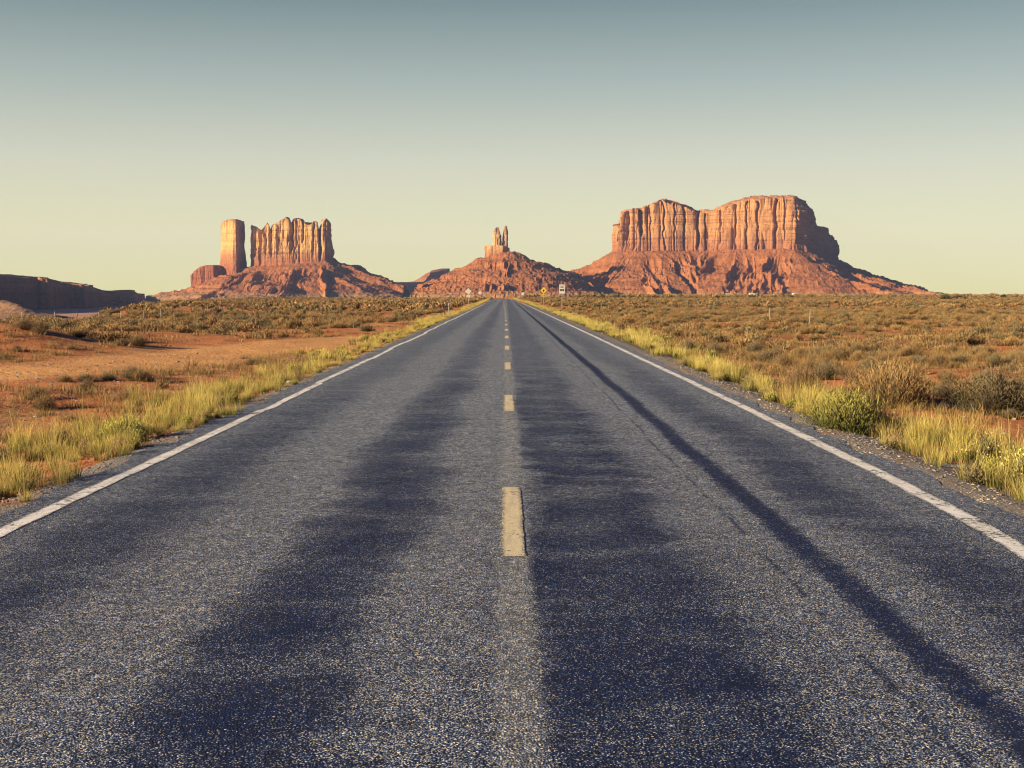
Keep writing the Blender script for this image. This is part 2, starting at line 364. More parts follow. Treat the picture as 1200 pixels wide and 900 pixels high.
# ------------------------------------------------------------------ terrain
def curve_x(y):                      # the road drifts a little to the left far off
    return -2.0 * (np.clip(y, 0, 900) / 500.0) ** 2
CU = [-0.6, -.40, -.345, -.32, -.30, -.27, -.20, -.10, 0.05, 0.15, 2.0]
CD = [88, 92, 100, 125, 200, 330, 620, 760, 700, 2400, 2400]
def terrain(x, y):
    x = np.asarray(x, float); y = np.asarray(y, float)
    xr = x - curve_x(y); d = np.abs(xr)
    away = sstep(4.2, 9.0, d)
    z = -0.13 * sstep(4.0, 5.2, d)
    z = z + away * (0.10 * fbm(x * .12, y * .12, 0, 3, 11) + 0.05 * fbm(x * .7, y * .7, 0, 3, 12))
    L = sstep(5.0, 12.0, -xr)
    z = z - 0.35 * L * sstep(60, 95, y)
    z = z + 0.95 * np.exp(-((x + 17.5) / 3.4) ** 2 - ((y - 43.5) / 3.2) ** 2)
    z = z + L * 0.28 * np.exp(-((y - 52 - .35 * (x + 15)) / 3.0) ** 2) * sstep(8, 14, -xr)
    u = x / np.maximum(y, 20.0)
    D = np.interp(u, CU, CD) + 14 * fbm(u * 30, 0, 0, 2, 5)
    over = np.maximum(y - D, 0)
    rate = np.interp(u, [-.3, -.1, .1], [.075, .02, .004])
    depth = np.interp(u, [-.3, -.2, .05, .15], [26.0, 15.0, 9.0, 7.0])
    z = z - depth * (1 - np.exp(-over * rate / depth)) * sstep(0, 25, over)
    z = z + sstep(150, 700, y) * 0.35 * fbm(x * .01, y * .01, 0, 3, 21)
    return z
def track_mask(x, y):
    P = [(-30, 27.0), (-12.4, 31.0), (-10.6, 39.0), (-8.0, 47.0), (-5.2, 57.0)]
    best = np.full(np.shape(x), 99.0)
    for (ax, ay), (bx, by) in zip(P[:-1], P[1:]):
        dx, dy = bx - ax, by - ay; t = np.clip(((x - ax) * dx + (y - ay) * dy) / (dx * dx + dy * dy), 0, 1)
        best = np.minimum(best, np.hypot(x - ax - t * dx, y - ay - t * dy))
    return sstep(3.8, 1.6, best + 0.9 * fbm(x * .35, y * .35, 0, 3, 31))
def bare_patch(x, y):                 # open red dirt behind the right verge
    return np.exp(-((x - 6.6) / 1.5) ** 2 - ((y - 16.2) / 2.6) ** 2) + np.exp(-((x - 12.0) / 2.5) ** 2 - ((y - 30) / 1.6) ** 2)
def geo(lo, hi, first, g):
    v = [lo]; s = first
    while v[-1] < hi: v.append(v[-1] + s); s *= g
    v[-1] = hi; return v
xp = geo(0, 7500, 0.22, 1.026)
xs_ = np.array([-v for v in xp[:0:-1]] + xp)
ys_ = np.array([-v for v in geo(0, 300, 0.4, 1.15)[:0:-1]] + geo(0, 9000, 0.22, 1.0165))
X, Y = np.meshgrid(xs_, ys_)
Z = terrain(X, Y)
Z = Z - 0.22 * (np.abs(X - curve_x(Y)) < 3.6)      # kept well under the road sheet
lit_ = sstep(0.0, 0.6, fbm(X * .25, Y * .25, 0, 4, 41) + np.where(X > 0, .15, -.40) - 1.2 * bare_patch(X, Y)) * (1 - track_mask(X, Y))
me = mesh_from('ground', np.stack([X, Y, Z], -1), grid_faces(len(xs_), len(ys_)), True, {'track': track_mask(X, Y), 'litter': lit_})
tag(link('ground', me, M['ground']), kind='structure')

# ------------------------------------------------------------------ road, shoulders, paint
def strip(name, mat, edges, ys, z, n=9, attrs=None):
    """edges(y) -> left, right arrays; a sheet along the road"""
    a, b = edges(ys); c = curve_x(ys)
    tt = np.linspace(0, 1, n)
    X = (a + c)[:, None] * (1 - tt) + (b + c)[:, None] * tt; Y = np.repeat(ys[:, None], n, 1)
    Zc = z(X - c[:, None], Y) if callable(z) else np.full_like(X, z)
    e = np.repeat(np.abs(tt * 2 - 1)[None], len(ys), 0)
    return link(name, mesh_from(name, np.stack([X, Y, Zc], -1), grid_faces(n, len(ys)), False, {'edge': e}), mat)
def road_z(xr, y): 
    over = np.maximum(y - 560, 0)
    return 0.03 - 0.004 * np.abs(xr) + -9.0 * (1 - np.exp(-over * .02 / 9.0))
rys = np.array(geo(-6, 1100, 0.12, 1.006))
rag = lambda y, s, a: a * fbm(y * 1.3, s, 0, 4, 60 + s)
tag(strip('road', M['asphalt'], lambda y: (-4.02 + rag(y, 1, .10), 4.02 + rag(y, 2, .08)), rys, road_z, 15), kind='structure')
tag(strip('gravel_shoulder', M['gravel'], lambda y: (np.full_like(y, 3.7), 4.85 + rag(y, 3, .3)), rys, lambda x, y: road_z(x, y) - .008 - .11 * sstep(4.2, 5.0, x), 7), kind='structure')
tag(strip('gravel_verge', M['gravel'], lambda y: (-4.7 + rag(y, 4, .2), np.full_like(y, -3.7)), rys, lambda x, y: road_z(x, y) - .008 - .11 * sstep(4.1, 4.8, -x), 7), kind='structure')
PZ = lambda x, y: road_z(x, y) + .004
def lx(y): return -3.70 + .035 * fbm(y * .12, 0, 0, 2, 71) + .03 * np.sign(noise(y * .33, 0, 0, 72))
def rx(y): return np.interp(y, [0, 8, 9.8, 12, 20], [3.46, 3.50, 3.62, 3.68, 3.72]) + .012 * fbm(y * .3, 0, 0, 2, 73)
lys = np.array(geo(-6, 620, 0.10, 1.008))
tag(strip('edge_line', M['white'], lambda y: (lx(y) - .075 + rag(y * 4, 5, .012), lx(y) + .075 + rag(y * 4, 6, .012)), lys, PZ, 7), kind='structure')
tag(strip('edge_line', M['white'], lambda y: (rx(y) - .085 + rag(y * 4, 7, .010), rx(y) + .085 + rag(y * 4, 8, .010)), lys, PZ, 7), kind='structure')
for k in range(-1, 40):
    y0 = 8.42 + 10.65 * k
    y_ = np.linspace(y0, y0 + 3.05, 40); 
    rnd_ = 1.0
    tag(strip('centre_dash', M['yellow'], lambda y: (.05 - .082 * rnd_ + rag(y * 5, 9, .009), .05 + .082 * rnd_ + rag(y * 5, 10, .009)), y_, PZ, 7), kind='structure')

# ------------------------------------------------------------------ buttes and mesas
def W(px, Yd): return (px - 593) / F * Yd
def H(py, Yd): return EYE + (345 - py) / F * Yd
def resample(P, n):
    P = np.asarray(P, float); Q = np.vstack([P, P[:1]]); seg = np.hypot(*(Q[1:, :2] - Q[:-1, :2]).T); s = np.concatenate([[0], np.cumsum(seg)])
    t = np.linspace(0, s[-1], n, endpoint=False)
    return np.stack([np.interp(t, s, Q[:, k]) for k in range(P.shape[1])], -1), t, s[-1]
def cliff(name, mat, parent, plan, top, base, step, flutes, batter=0.05, levels=46, skirt=25, cap=9, seed=1, rim=0.0, lean=0.0, clefts=(), notch=0.0, fuse=0.0, jag=0.0):
    """plan: (px, depth) corners anticlockwise seen from above starting at the front left; top(px), base(px) in photograph rows"""
    C = [(W(p, d), d) for p, d in plan]
    per = sum(math.dist(C[i], C[(i + 1) % len(C)]) for i in range(len(C)))
    P, s, L = resample([(x, d, d) for x, d in C], int(per / step))
    k = 3
    for _ in range(4): P = (np.roll(P, 1, 0) + P * 2 + np.roll(P, -1, 0)) / 4
    T = np.roll(P, -k, 0)[:, :2] - np.roll(P, k, 0)[:, :2]; T /= np.linalg.norm(T, axis=1)[:, None]
    Nn = np.stack([T[:, 1], -T[:, 0]], -1)
    cen = P[:, :2].mean(0)
    if np.sum(Nn * (P[:, :2] - cen)) < 0: Nn = -Nn
    px = 593 + P[:, 0] / P[:, 1] * F
    zt = H(np.interp(px, *zip(*top)), P[:, 1]); zb = H(np.interp(px, *zip(*base)), P[:, 1]) - skirt
    back = sstep(0.2, 0.8, Nn[:, 1])
    zt = zt + jag * (np.round(2.2 * noise(P[:, 0] / 16, P[:, 1] / 60, 0, seed + 8)) / 2.2 + .6 * np.round(2 * noise(P[:, 0] / 6, P[:, 1] / 30, 0, seed + 6)) / 2)
    zt = zt - rim * (1 + 0.8 * noise(s / 9.0, 0, 0, seed + 9)) 
    tt = np.linspace(0, 1, levels)[:, None]
    ztot = zb + (zt - zb) * tt
    out = np.zeros_like(ztot)
    ang = s / L * 2 * math.pi; rr = L / (2 * math.pi)
    for j, (lam, A) in enumerate(flutes):
        a = noise(rr * np.cos(ang)[None] / lam, rr * np.sin(ang)[None] / lam, ztot / (lam * 10.0), seed + j * 7)
        out += A * (np.abs(a) ** 0.48 * 1.5 - 0.85)
        out += .22 * A * noise(rr * np.cos(ang)[None] / lam * 1.7, rr * np.sin(ang)[None] / lam * 1.7, ztot / (lam * 1.2), seed + j * 7 + 3)
    out = out * (.45 + .85 * sstep(-.35, .45, noise(s[None] / 85, ztot / 50, 0, seed + 90)))
    for (cp, wdt, dep, lo_) in clefts:      # narrow chimneys in the sunny front: column in the photograph, width and depth in metres, lowest extent
        sx0 = W(cp, P[:, 1])[None] + 3 * noise(ztot / 18.0, cp, 0, seed + 60)
        front = (Nn[:, 1] < -.2)[None]
        out -= front * dep * np.exp(-np.abs((P[None, :, 0] - sx0) / (wdt * .5)) ** 2.2) * sstep(lo_, lo_ + .15, tt) * (.6 + .5 * tt)
    out *= 1 - fuse * (1 - sstep(.18, .55, tt))
    if notch: zt = zt - notch * np.clip(-out[-1] - 1.0, 0, 12); ztot = zb + (zt - zb) * tt
    led = noise(ztot / 7.0, s[None] / 260, 0, seed + 50) * 1.3 + noise(ztot / 2.6, s[None] / 90, 0, seed + 51) * .5
    hh = (zt - zb)[None]
    out += led * flutes[-1][1] * .5 - batter * hh * tt - lean * hh * np.clip(tt - .82, 0, 1) ** 1.3
    V = [np.stack([P[None, :, 0] + Nn[None, :, 0] * out, P[None, :, 1] + Nn[None, :, 1] * out, ztot], -1)]
    # cap, drawn in towards the long axis of the plan
    x0, x1 = P[:, 0].min(), P[:, 0].max(); wd = (x1 - x0) * .5
    rimv = V[0][-1]
    srt = np.argsort(P[:, 0]); 
    sx_ = np.clip(rimv[:, 0], x0 + min(wd * .9, (P[:, 1].max() - P[:, 1].min()) * .35), x1 - min(wd * .9, (P[:, 1].max() - P[:, 1].min()) * .35))
    nb = 24; bins = np.linspace(x0, x1, nb); mid = []
    for b in bins:
        m = np.abs(P[:, 0] - b) < (x1 - x0) / nb * 1.5
        mid.append((P[m, 1].min() + P[m, 1].max()) / 2 if m.any() else cen[1])
    sy_ = np.interp(sx_, bins, mid)
    caps = []
    for c in range(1, cap + 1):
        f = c / cap; x = rimv[:, 0] * (1 - f) + sx_ * f; y = rimv[:, 1] * (1 - f) + sy_ * f
        p = 593 + x / y * F
        z = H(np.interp(p, *zip(*top)), y) * 1.0
        z = z + jag * (np.round(2.2 * noise(x / 16, y / 60, 0, seed + 8)) / 2.2 + .6 * np.round(2 * noise(x / 6, y / 30, 0, seed + 6)) / 2)
        z = rimv[:, 2] * (1 - sstep(0, .6, f)) + z * sstep(0, .6, f) + (rim * .3) * noise(x / 14, y / 14, 0, seed + 77)
        caps.append(np.stack([x, y, z], -1))
    V = np.concatenate([V[0]] + [np.array(caps)])
    n = len(P)
    return link(name, mesh_from(name, V, grid_faces(n, len(V), True), False), mat, parent)
def seg_dist(X, Y, pts, closed):
    pts = np.asarray(pts, float); best = np.full(X.shape, 1e9); zb = np.zeros(X.shape); ss = np.zeros(X.shape); s0 = 0.0
    m = len(pts) if closed else len(pts) - 1
    for i in range(m):
        a, b = pts[i], pts[(i + 1) % len(pts)]; dx, dy = b[0] - a[0], b[1] - a[1]; L2 = dx * dx + dy * dy + 1e-9
        t = np.clip(((X - a[0]) * dx + (Y - a[1]) * dy) / L2, 0, 1); d = np.hypot(X - a[0] - t * dx, Y - a[1] - t * dy)
        k = d < best; best = np.where(k, d, best); zb = np.where(k, a[2] + (b[2] - a[2]) * t, zb); ss = np.where(k, s0 + t * math.sqrt(L2), ss); s0 += math.sqrt(L2)
    if closed:
        ins = np.zeros(X.shape, bool)
        for i in range(m):
            a, b = pts[i], pts[(i + 1) % len(pts)]
            c = ((a[1] > Y) != (b[1] > Y)) & (X < (b[0] - a[0]) * (Y - a[1]) / (b[1] - a[1] + 1e-9) + a[0]); ins ^= c
        best = np.where(ins, 0, best)
    return best, zb, ss
def talus(name, mat, parent, box, prims, step, seed=1, ground=-22.0, rough=1.0, gully=44.0, fine_=2.6):
    """box: x0,x1,y0,y1. prims: (points (x,y,z), closed, slope, reach) -> height falls away from the outline, concave"""
    xs = np.arange(box[0], box[1], step); ys = np.arange(box[2], box[3], step * 1.25)
    X, Y = np.meshgrid(xs, ys); Z = np.full(X.shape, ground - 6.0)
    wx = X + 5 * fbm(X / 70, Y / 70, 0, 3, seed + 1); wy = Y + 5 * fbm(X / 70, Y / 70, 5, 3, seed + 2)
    for pi_, (pts, closed, slope, core) in enumerate(prims):
        d, zb, s = seg_dist(wx, wy, pts, closed); d = np.maximum(d - core, 0)
        D = np.maximum(zb - ground, 8) * 1.25
        g = ridged(s / gully + .25 * noise(d / 60, s / 60, 0, seed + 3), d / (gully * 8), pi_ * 3.3, 4, seed + 4, .6)
        g2 = ridged(X / (gully * .35), Y / (gully * .6), 0, 3, seed + 8, .55)
        amp = sstep(0, 90, d) * np.minimum(D * .11, 12.5) * rough
        z = zb - D * (1 - np.exp(-slope * d / D)) + amp * (g - .55) + amp * .07 * g2 
        Z = np.maximum(Z, z)
    act = sstep(ground - 2, ground + 14, Z)
    # ledges of harder rock crossing the slope
    for lv, ht in ((.12, 6.0), (.27, 9.0), (.45, 8.0), (.60, 7.0), (.74, 8.0)):
        zl = ground + 150 * lv + 10 * noise(X / 150, Y / 150, lv * 9, seed + 20)
        q = Z - zl; Z = Z + act * rough * ht * .5 * (np.tanh(q / 2.0) - np.tanh(q / 14.0)) * (0.3 + .7 * sstep(-.2, .4, noise(X / 45, Y / 45, lv, seed + 31)))
    Z = Z + act * rough * (fine_ * .5 * fbm(X / 9, Y / 9, 0, 3, seed + 40, .6) + 1.2 * sstep(.45, .8, noise(X / 7, Y / 7, 0, seed + 44)))
    return link(name, mesh_from(name, np.stack([X, Y, Z], -1), grid_faces(len(xs), len(ys)), False), mat, parent)
def foot(plan, base, sink=0.0):
    return [(W(p, d), d, H(np.interp(p, *zip(*base)), d) - sink) for p, d in plan]
def ridge(pts): return [(W(p, d), d, H(y, d)) for p, y, d in pts]

R_TOP, R_MID, R_LOW = (0.44, 0.27, 0.12), (0.34, 0.155, 0.07), (0.27, 0.085, 0.038)
M['rock_mesa'] = mat_rock('orange sandstone', (0.43, 0.212, 0.082), R_MID, R_LOW, 105, 262, 16, .65)
M['rock_castle'] = mat_rock('golden sandstone', (0.53, 0.31, 0.115), R_MID, R_LOW, 70, 215, 8, .6)
M['rock_spire'] = mat_rock('tan sandstone', (0.50, 0.30, 0.14), R_MID, R_LOW, 85, 160, 8, .6)
M['rock_far'] = mat_rock('far red sandstone', R_MID, R_LOW, R_LOW, -20, 70, 8, .4)
M['talus'] = mat_talus('red rubble slope', (0.22, 0.074, 0.024), (0.30, 0.115, 0.040), (0.10, 0.035, 0.020))
M['talus_far'] = mat_talus('dusky rubble slope', (0.22, 0.08, 0.045), (0.27, 0.12, 0.07), (0.12, 0.05, 0.035))

# big mesa
mesa = tag(empty('mesa', (W(850, 3450), 3450, 0)), 'broad orange flat-topped mesa with fluted cliffs and a long red rubble skirt, the largest rock', 'mesa')
def child(o, par):
    o.parent = par; o.matrix_parent_inverse = par.matrix_world.inverted() if False else __import__('mathutils').Matrix.Translation(-par.location); return o
mplan = [(721, 3440), (745, 3415), (772, 3415), (806, 3430), (830, 3425), (858, 3390), (900, 3365), (930, 3345), (944, 3365), (952, 3480), (964, 3640), (976, 3800), (983, 3950), (960, 4050), (900, 3900), (800, 3850), (730, 3720), (718, 3560)]
mtop = [(700, 262), (721, 262), (724, 252), (730, 246), (738, 244), (752, 243), (762, 238), (775, 234), (785, 237), (795, 240.5), (803, 242.5), (809, 246.5), (817, 248.5), (836, 246.5), (845, 241), (858, 237), (870, 233.5), (888, 231.5), (925, 231), (933, 233.5), (941, 238), (947, 244), (951, 253), (954, 263), (958, 267), (967, 267), (971, 265), (974, 268), (976, 275), (980, 283), (983, 290), (1000, 292)]
mbase = [(700, 296), (720, 294), (800, 292), (870, 291), (940, 290), (960, 300), (985, 304), (1000, 304)]
child(cliff('cliff', M['rock_mesa'], None, mplan, mtop, mbase, 1.5, [(95, 15), (36, 9), (13, 4.2)], .05, 62, 22, 12, 3, 4.0, 0.10, [(732, 6, 18, .35), (751, 9, 22, .4), (744, 4, 8, .0), (762, 5, 10, 0), (778, 5, 9, 0), (790, 4, 8, 0), (801, 5, 11, .0), (817, 7, 18, .1), (826, 4, 10, 0), (842, 5, 8, .2), (860, 6, 13, .0), (873, 4, 8, 0), (886, 5, 10, 0), (907, 8, 18, 0), (918, 4, 9, .2), (932, 3, 6, .0)], jag=3.6), mesa)
fp = foot(mplan, mbase, 4)
child(talus('talus_slope', M['talus'], None, (W(640, 3500), W(1140, 3900), 2980, 4300),
      [(fp, True, .66, 4), (ridge([(722, 297, 3500), (705, 306, 3480), (690, 312, 3470), (668, 318, 3460), (640, 321, 3450)]), False, .55, 3),
       (ridge([(986, 308, 3900), (1020, 326, 3840), (1042, 336, 3800), (1075, 341.5, 3750), (1105, 346.5, 3700)]), False, .55, 2),
       (ridge([(955, 318, 3300), (990, 333, 3230), (1060, 344, 3200)]), False, .5, 3)], 2.9, 5), mesa)

# castle butte
castle = tag(empty('butte', (W(342, 3600), 3600, 0)), 'golden castle-like butte with a jagged row of upright pinnacles on a red slope', 'butte')
cplan = [(295.5, 3590), (312, 3572), (330, 3560), (350, 3555), (374, 3552), (385, 3556), (391, 3590), (391, 3640), (386, 3700), (350, 3710), (310, 3690), (296, 3650)]
ctop = [(285, 276), (292, 276), (293, 269), (295, 264), (297.5, 265), (299, 278), (301, 275), (302, 269), (304, 267), (306, 276), (307.5, 280), (309, 270), (312, 267), (315, 263), (317, 264), (318.5, 275), (320, 268), (322, 264), (326, 263.5), (330, 260), (334, 257.5), (337, 255.5), (341, 256.5), (344, 264), (346, 257.5), (353, 257), (357, 258.5), (359, 262), (363, 262.5), (368, 261.5), (371, 260.5), (374, 261.5), (375.5, 278), (377, 276), (378, 261), (381, 259.5), (383, 257.5), (386.5, 257), (389, 259.5), (390.5, 268), (391.5, 285), (395, 290)]
cbase = [(285, 310), (300, 312), (330, 309), (392, 304), (400, 304)]
child(cliff('cliff', M['rock_castle'], None, cplan, ctop, cbase, 0.9, [(34, 5), (14, 5.5), (6, 2.8)], .015, 60, 18, 8, 21, 1.5, .0, [(299.5, 5, 12, .4), (305.8, 6, 20, .0), (311, 4, 12, .3), (318.5, 5, 14, .35), (328, 3, 7, .3), (343.5, 7, 20, .35), (348, 5, 12, .0), (356, 4, 10, .5), (369, 4, 10, .3), (376.5, 8, 22, .15), (384, 3, 8, .2)], .8, .65, 3.0), castle)
lplan = [(226, 3600), (236, 3570), (252, 3565), (262, 3590), (262, 3650), (240, 3660), (227, 3640)]
child(cliff('low_cliff', M['rock_mesa'], None, lplan, [(220, 323), (226, 322), (229, 317), (236, 313), (243, 311), (262, 310.5)], [(220, 340), (262, 334)], 1.0, [(30, 6), (12, 4), (5, 1.8)], .05, 30, 15, 6, 33, 1.5), castle)
child(talus('talus_slope', M['talus'], None, (W(175, 3600), W(480, 3700), 3120, 4060),
      [(foot(cplan, cbase, 3), True, .60, 3), (ridge([(272, 321, 3600), (290, 313, 3600)]), False, .55, 14), (ridge([(226, 338, 3620), (262, 331, 3620)]), False, .5, 10),
       (ridge([(226, 341, 3600), (205, 352, 3600), (190, 358, 3600)]), False, .35, 3),
       (ridge([(392, 303, 3640), (402, 309, 3650), (412, 311, 3690), (422, 311, 3740), (428, 316, 3760), (432, 327, 3780), (437, 333, 3800)]), False, .75, 6),
       (ridge([(395, 325, 3480), (425, 338, 3400)]), False, .6, 3)], 2.6, 9), castle)
# tower
tower = tag(empty('rock_tower', (W(273, 3600), 3600, 0)), 'single square rock tower, one face sunlit and one dark, beside the castle-like butte', 'rock tower')
tplan = [(260, 3608), (263, 3590), (275, 3562), (279, 3562), (290, 3635), (286, 3645), (266, 3640)]
child(cliff('cliff', M['rock_castle'], None, tplan, [(255, 272), (259.5, 270), (260.5, 262), (263, 259.5), (267, 258.5), (280, 257.5), (288, 259.5), (292, 260)], [(255, 324), (290, 316)], 0.8, [(26, 2.6), (9, 2.2), (4, 1.2)], .02, 56, 16, 6, 44, .8, .02), tower)

# twin spires in the middle
spire = tag(empty('rock_spires', (W(585, 3200), 3200, 0)), 'butte crowned by two thin upright spires above the far end of the road', 'butte')
sbase = [(560, 303), (568, 303), (597, 297), (604, 297)]
stopb = [(560, 290), (568, 288.5), (572, 288), (576, 288.5), (580, 287), (590, 288), (597, 290), (604, 292)]
child(cliff('cliff', M['rock_spire'], None, [(568, 3200), (574, 3185), (590, 3180), (597, 3192), (598, 3225), (580, 3235), (568, 3225)], stopb, sbase, .7, [(16, 3.5), (7, 2.4), (3, 1.0)], .04, 34, 14, 6, 55, 1.0), spire)
child(cliff('spire', M['rock_spire'], None, [(577, 3202), (580, 3192), (586, 3192), (588, 3204), (585, 3218), (578, 3216)], [(570, 282), (576.5, 279), (578, 273), (580, 268.5), (582.5, 266.5), (584, 266.5), (585.5, 270), (587.5, 276), (590, 280)], [(570, 292), (600, 292)], .5, [(10, 1.6), (4, 1.0)], .03, 34, 4, 5, 66, .3), spire)
child(cliff('spire', M['rock_spire'], None, [(588.5, 3206), (590, 3198), (594, 3197), (596, 3206), (595, 3216), (590, 3216)], [(585, 282), (588.5, 277), (590, 271), (591, 266.5), (592.5, 265), (595, 266), (596, 272), (597, 285)], [(570, 293), (600, 293)], .5, [(9, 1.0), (4, .8)], .03, 34, 4, 5, 77, .3), spire)
child(talus('talus_slope', M['talus'], None, (W(495, 3300), W(690, 3300), 2800, 3620),
      [(ridge([(569, 303, 3205), (597, 296, 3205)]), False, .66, 20),
       (ridge([(566, 303, 3215), (558, 309, 3230), (545, 313.5, 3250), (527, 317, 3270), (517, 328, 3270)]), False, .62, 4),
       (ridge([(598, 296.5, 3215), (610, 300.5, 3260), (620, 305, 3290), (632, 308, 3310), (642, 312.5, 3330), (652, 315, 3340), (668, 318.5, 3400)]), False, .60, 4),
       (ridge([(592, 306, 3160), (590, 330, 3060), (588, 345, 3000)]), False, .75, 2),
       (ridge([(640, 318, 3250), (636, 334, 3130), (640, 345, 3060)]), False, .7, 2)], 2.2, 13, gully=30, rough=1.35), spire)

# dark low mesa behind, between castle and spires
low = tag(empty('mesa', (W(470, 4700), 4700, 0)), 'long low shaded mesa in the gap between the castle-like butte and the twin spires', 'mesa')
lp = [(395, 4300), (440, 4500), (500, 4800), (514, 5000), (528, 5400), (500, 5500), (440, 5300), (395, 4900)]
child(cliff('cliff', M['rock_far'], None, lp, [(390, 329), (440, 330), (470, 330.5), (498, 330), (502, 325), (506, 319), (515, 317.5), (528, 314.5)], [(390, 339), (530, 336)], 3.0, [(80, 12), (30, 6), (12, 2)], .04, 30, 18, 6, 88, 1.0), low)
child(talus('talus_slope', M['talus_far'], None, (W(380, 4800), W(545, 5300), 4150, 5800), [(foot(lp, [(390, 338), (530, 333)], 2), True, .5, 3)], 6.5, 17, rough=.8), low)

# long far mesa at the frame's left edge, its wall in shade
fm = tag(empty('mesa', (W(90, 2700), 2700, 0)), 'distant long blue-shaded mesa stepping down towards the plain beyond the wire fence', 'mesa')
fpn = [(p_, d_ * .56) for p_, d_ in [(-150, 3100), (-60, 3400), (0, 3800), (40, 4100), (60, 4110), (66, 4420), (82, 4600), (101, 4640), (108, 5050), (122, 5350), (136, 5650), (158, 5700), (169, 6350), (168, 6600), (120, 6500), (20, 5900), (-150, 4600)]]
child(cliff('cliff', M['rock_far'], None, fpn, [(-160, 318), (0, 322), (20, 323), (42, 325), (58, 326), (62, 328.5), (66, 330.5), (84, 331.5), (105, 334), (112, 337), (122, 341.5), (135, 344), (139, 343), (146, 341), (155, 339.5), (161, 341), (164, 344), (169, 344.5)], [(-160, 345), (100, 350), (169, 360)], 2.2, [(70, 13), (26, 6), (10, 2)], .05, 34, 20, 8, 99, 1.2, .06, jag=2.0), fm)
child(talus('talus_slope', M['talus_far'], None, (W(-170, 2050), W(195, 3550), 1560, 3850), [(foot(fpn, [(-160, 343), (100, 348), (150, 355), (169, 361)], 2), True, .40, 3)], 7.0, 23, ground=-29, rough=.8), fm)
# small pale red hill in front of it
ph = tag(empty('hill', (W(-10, 1500), 1500, 0)), kind='structure')
child(talus('slope', M['talus_far'], None, (W(-130, 1500), W(80, 1500), 1300, 1800), [(ridge([(-90, 345, 1520), (-10, 350, 1500), (8, 352, 1500), (22, 357, 1480)]), False, .42, 5)], 2.5, 29, ground=-27, rough=.5), ph)

# ------------------------------------------------------------------ plants: prototypes
rng = np.random.default_rng(7)
def blades(n, rad, hmin, hmax, w, bend, rg, seg=3, droop=.35, clump=0):
    a = rg.uniform(0, 2 * np.pi, n); r = rad * np.sqrt(rg.uniform(0, 1, n))
    bx, by = r * np.cos(a), r * np.sin(a)
    az = a + rg.normal(0, .8, n); h = rg.uniform(hmin, hmax, n) * (1 - .35 * (r / max(rad, 1e-6)) ** 2); bd = rg.uniform(.1, 1, n) * bend * h
    face = rg.uniform(0, np.pi, n)
    V, A, Vv = [], [], []
    lv = rg.uniform(0, 1, n)
    for k in range(seg + 1):
        t = k / seg; ww = w * (1 - t) ** .7 * .5 if k < seg else w * .06
        ox = bx + bd * t ** 1.8 * np.cos(az); oy = by + bd * t ** 1.8 * np.sin(az); oz = h * (t - droop * t * t * bd / h * .6)
        for s in (-1, 1):
            V.append(np.stack([ox + s * ww * np.cos(face), oy + s * ww * np.sin(face), oz], -1)); A.append(np.full(n, t)); Vv.append(lv)
    V = np.stack(V, 1).reshape(-1, 3); A = np.stack(A, 1).ravel(); Vv = np.stack(Vv, 1).ravel()
    m = 2 * (seg + 1); base = np.arange(n)[:, None] * m
    Fq = np.concatenate([base + np.array([[2 * k, 2 * k + 1, 2 * k + 3, 2 * k + 2]]) for k in range(seg)])
    return V, Fq, A, Vv
def grass_proto(name, mat, n, rad, h0, h1, w, bend, seed, seg=3, heads=0):
    rg = np.random.default_rng(seed)
    V, Q, A, L = blades(n, rad, h0, h1, w, bend, rg, seg)
    if heads:
        V2, Q2, A2, L2 = blades(heads, rad, h1 * 1.05, h1 * 1.4, w * .7, bend * .8, rg, seg)
        top = A2 > .6; V2 = V2.copy(); 
        Q2 = Q2 + len(V); V = np.vstack([V, V2]); Q = np.vstack([Q, Q2]); A = np.concatenate([A, np.minimum(A2 + .3, 1)]); L = np.concatenate([L, L2 * .3])
    me = mesh_from(name, V, Q, False, {'h': A, 'v': L}); me.materials.append(mat)
    return me
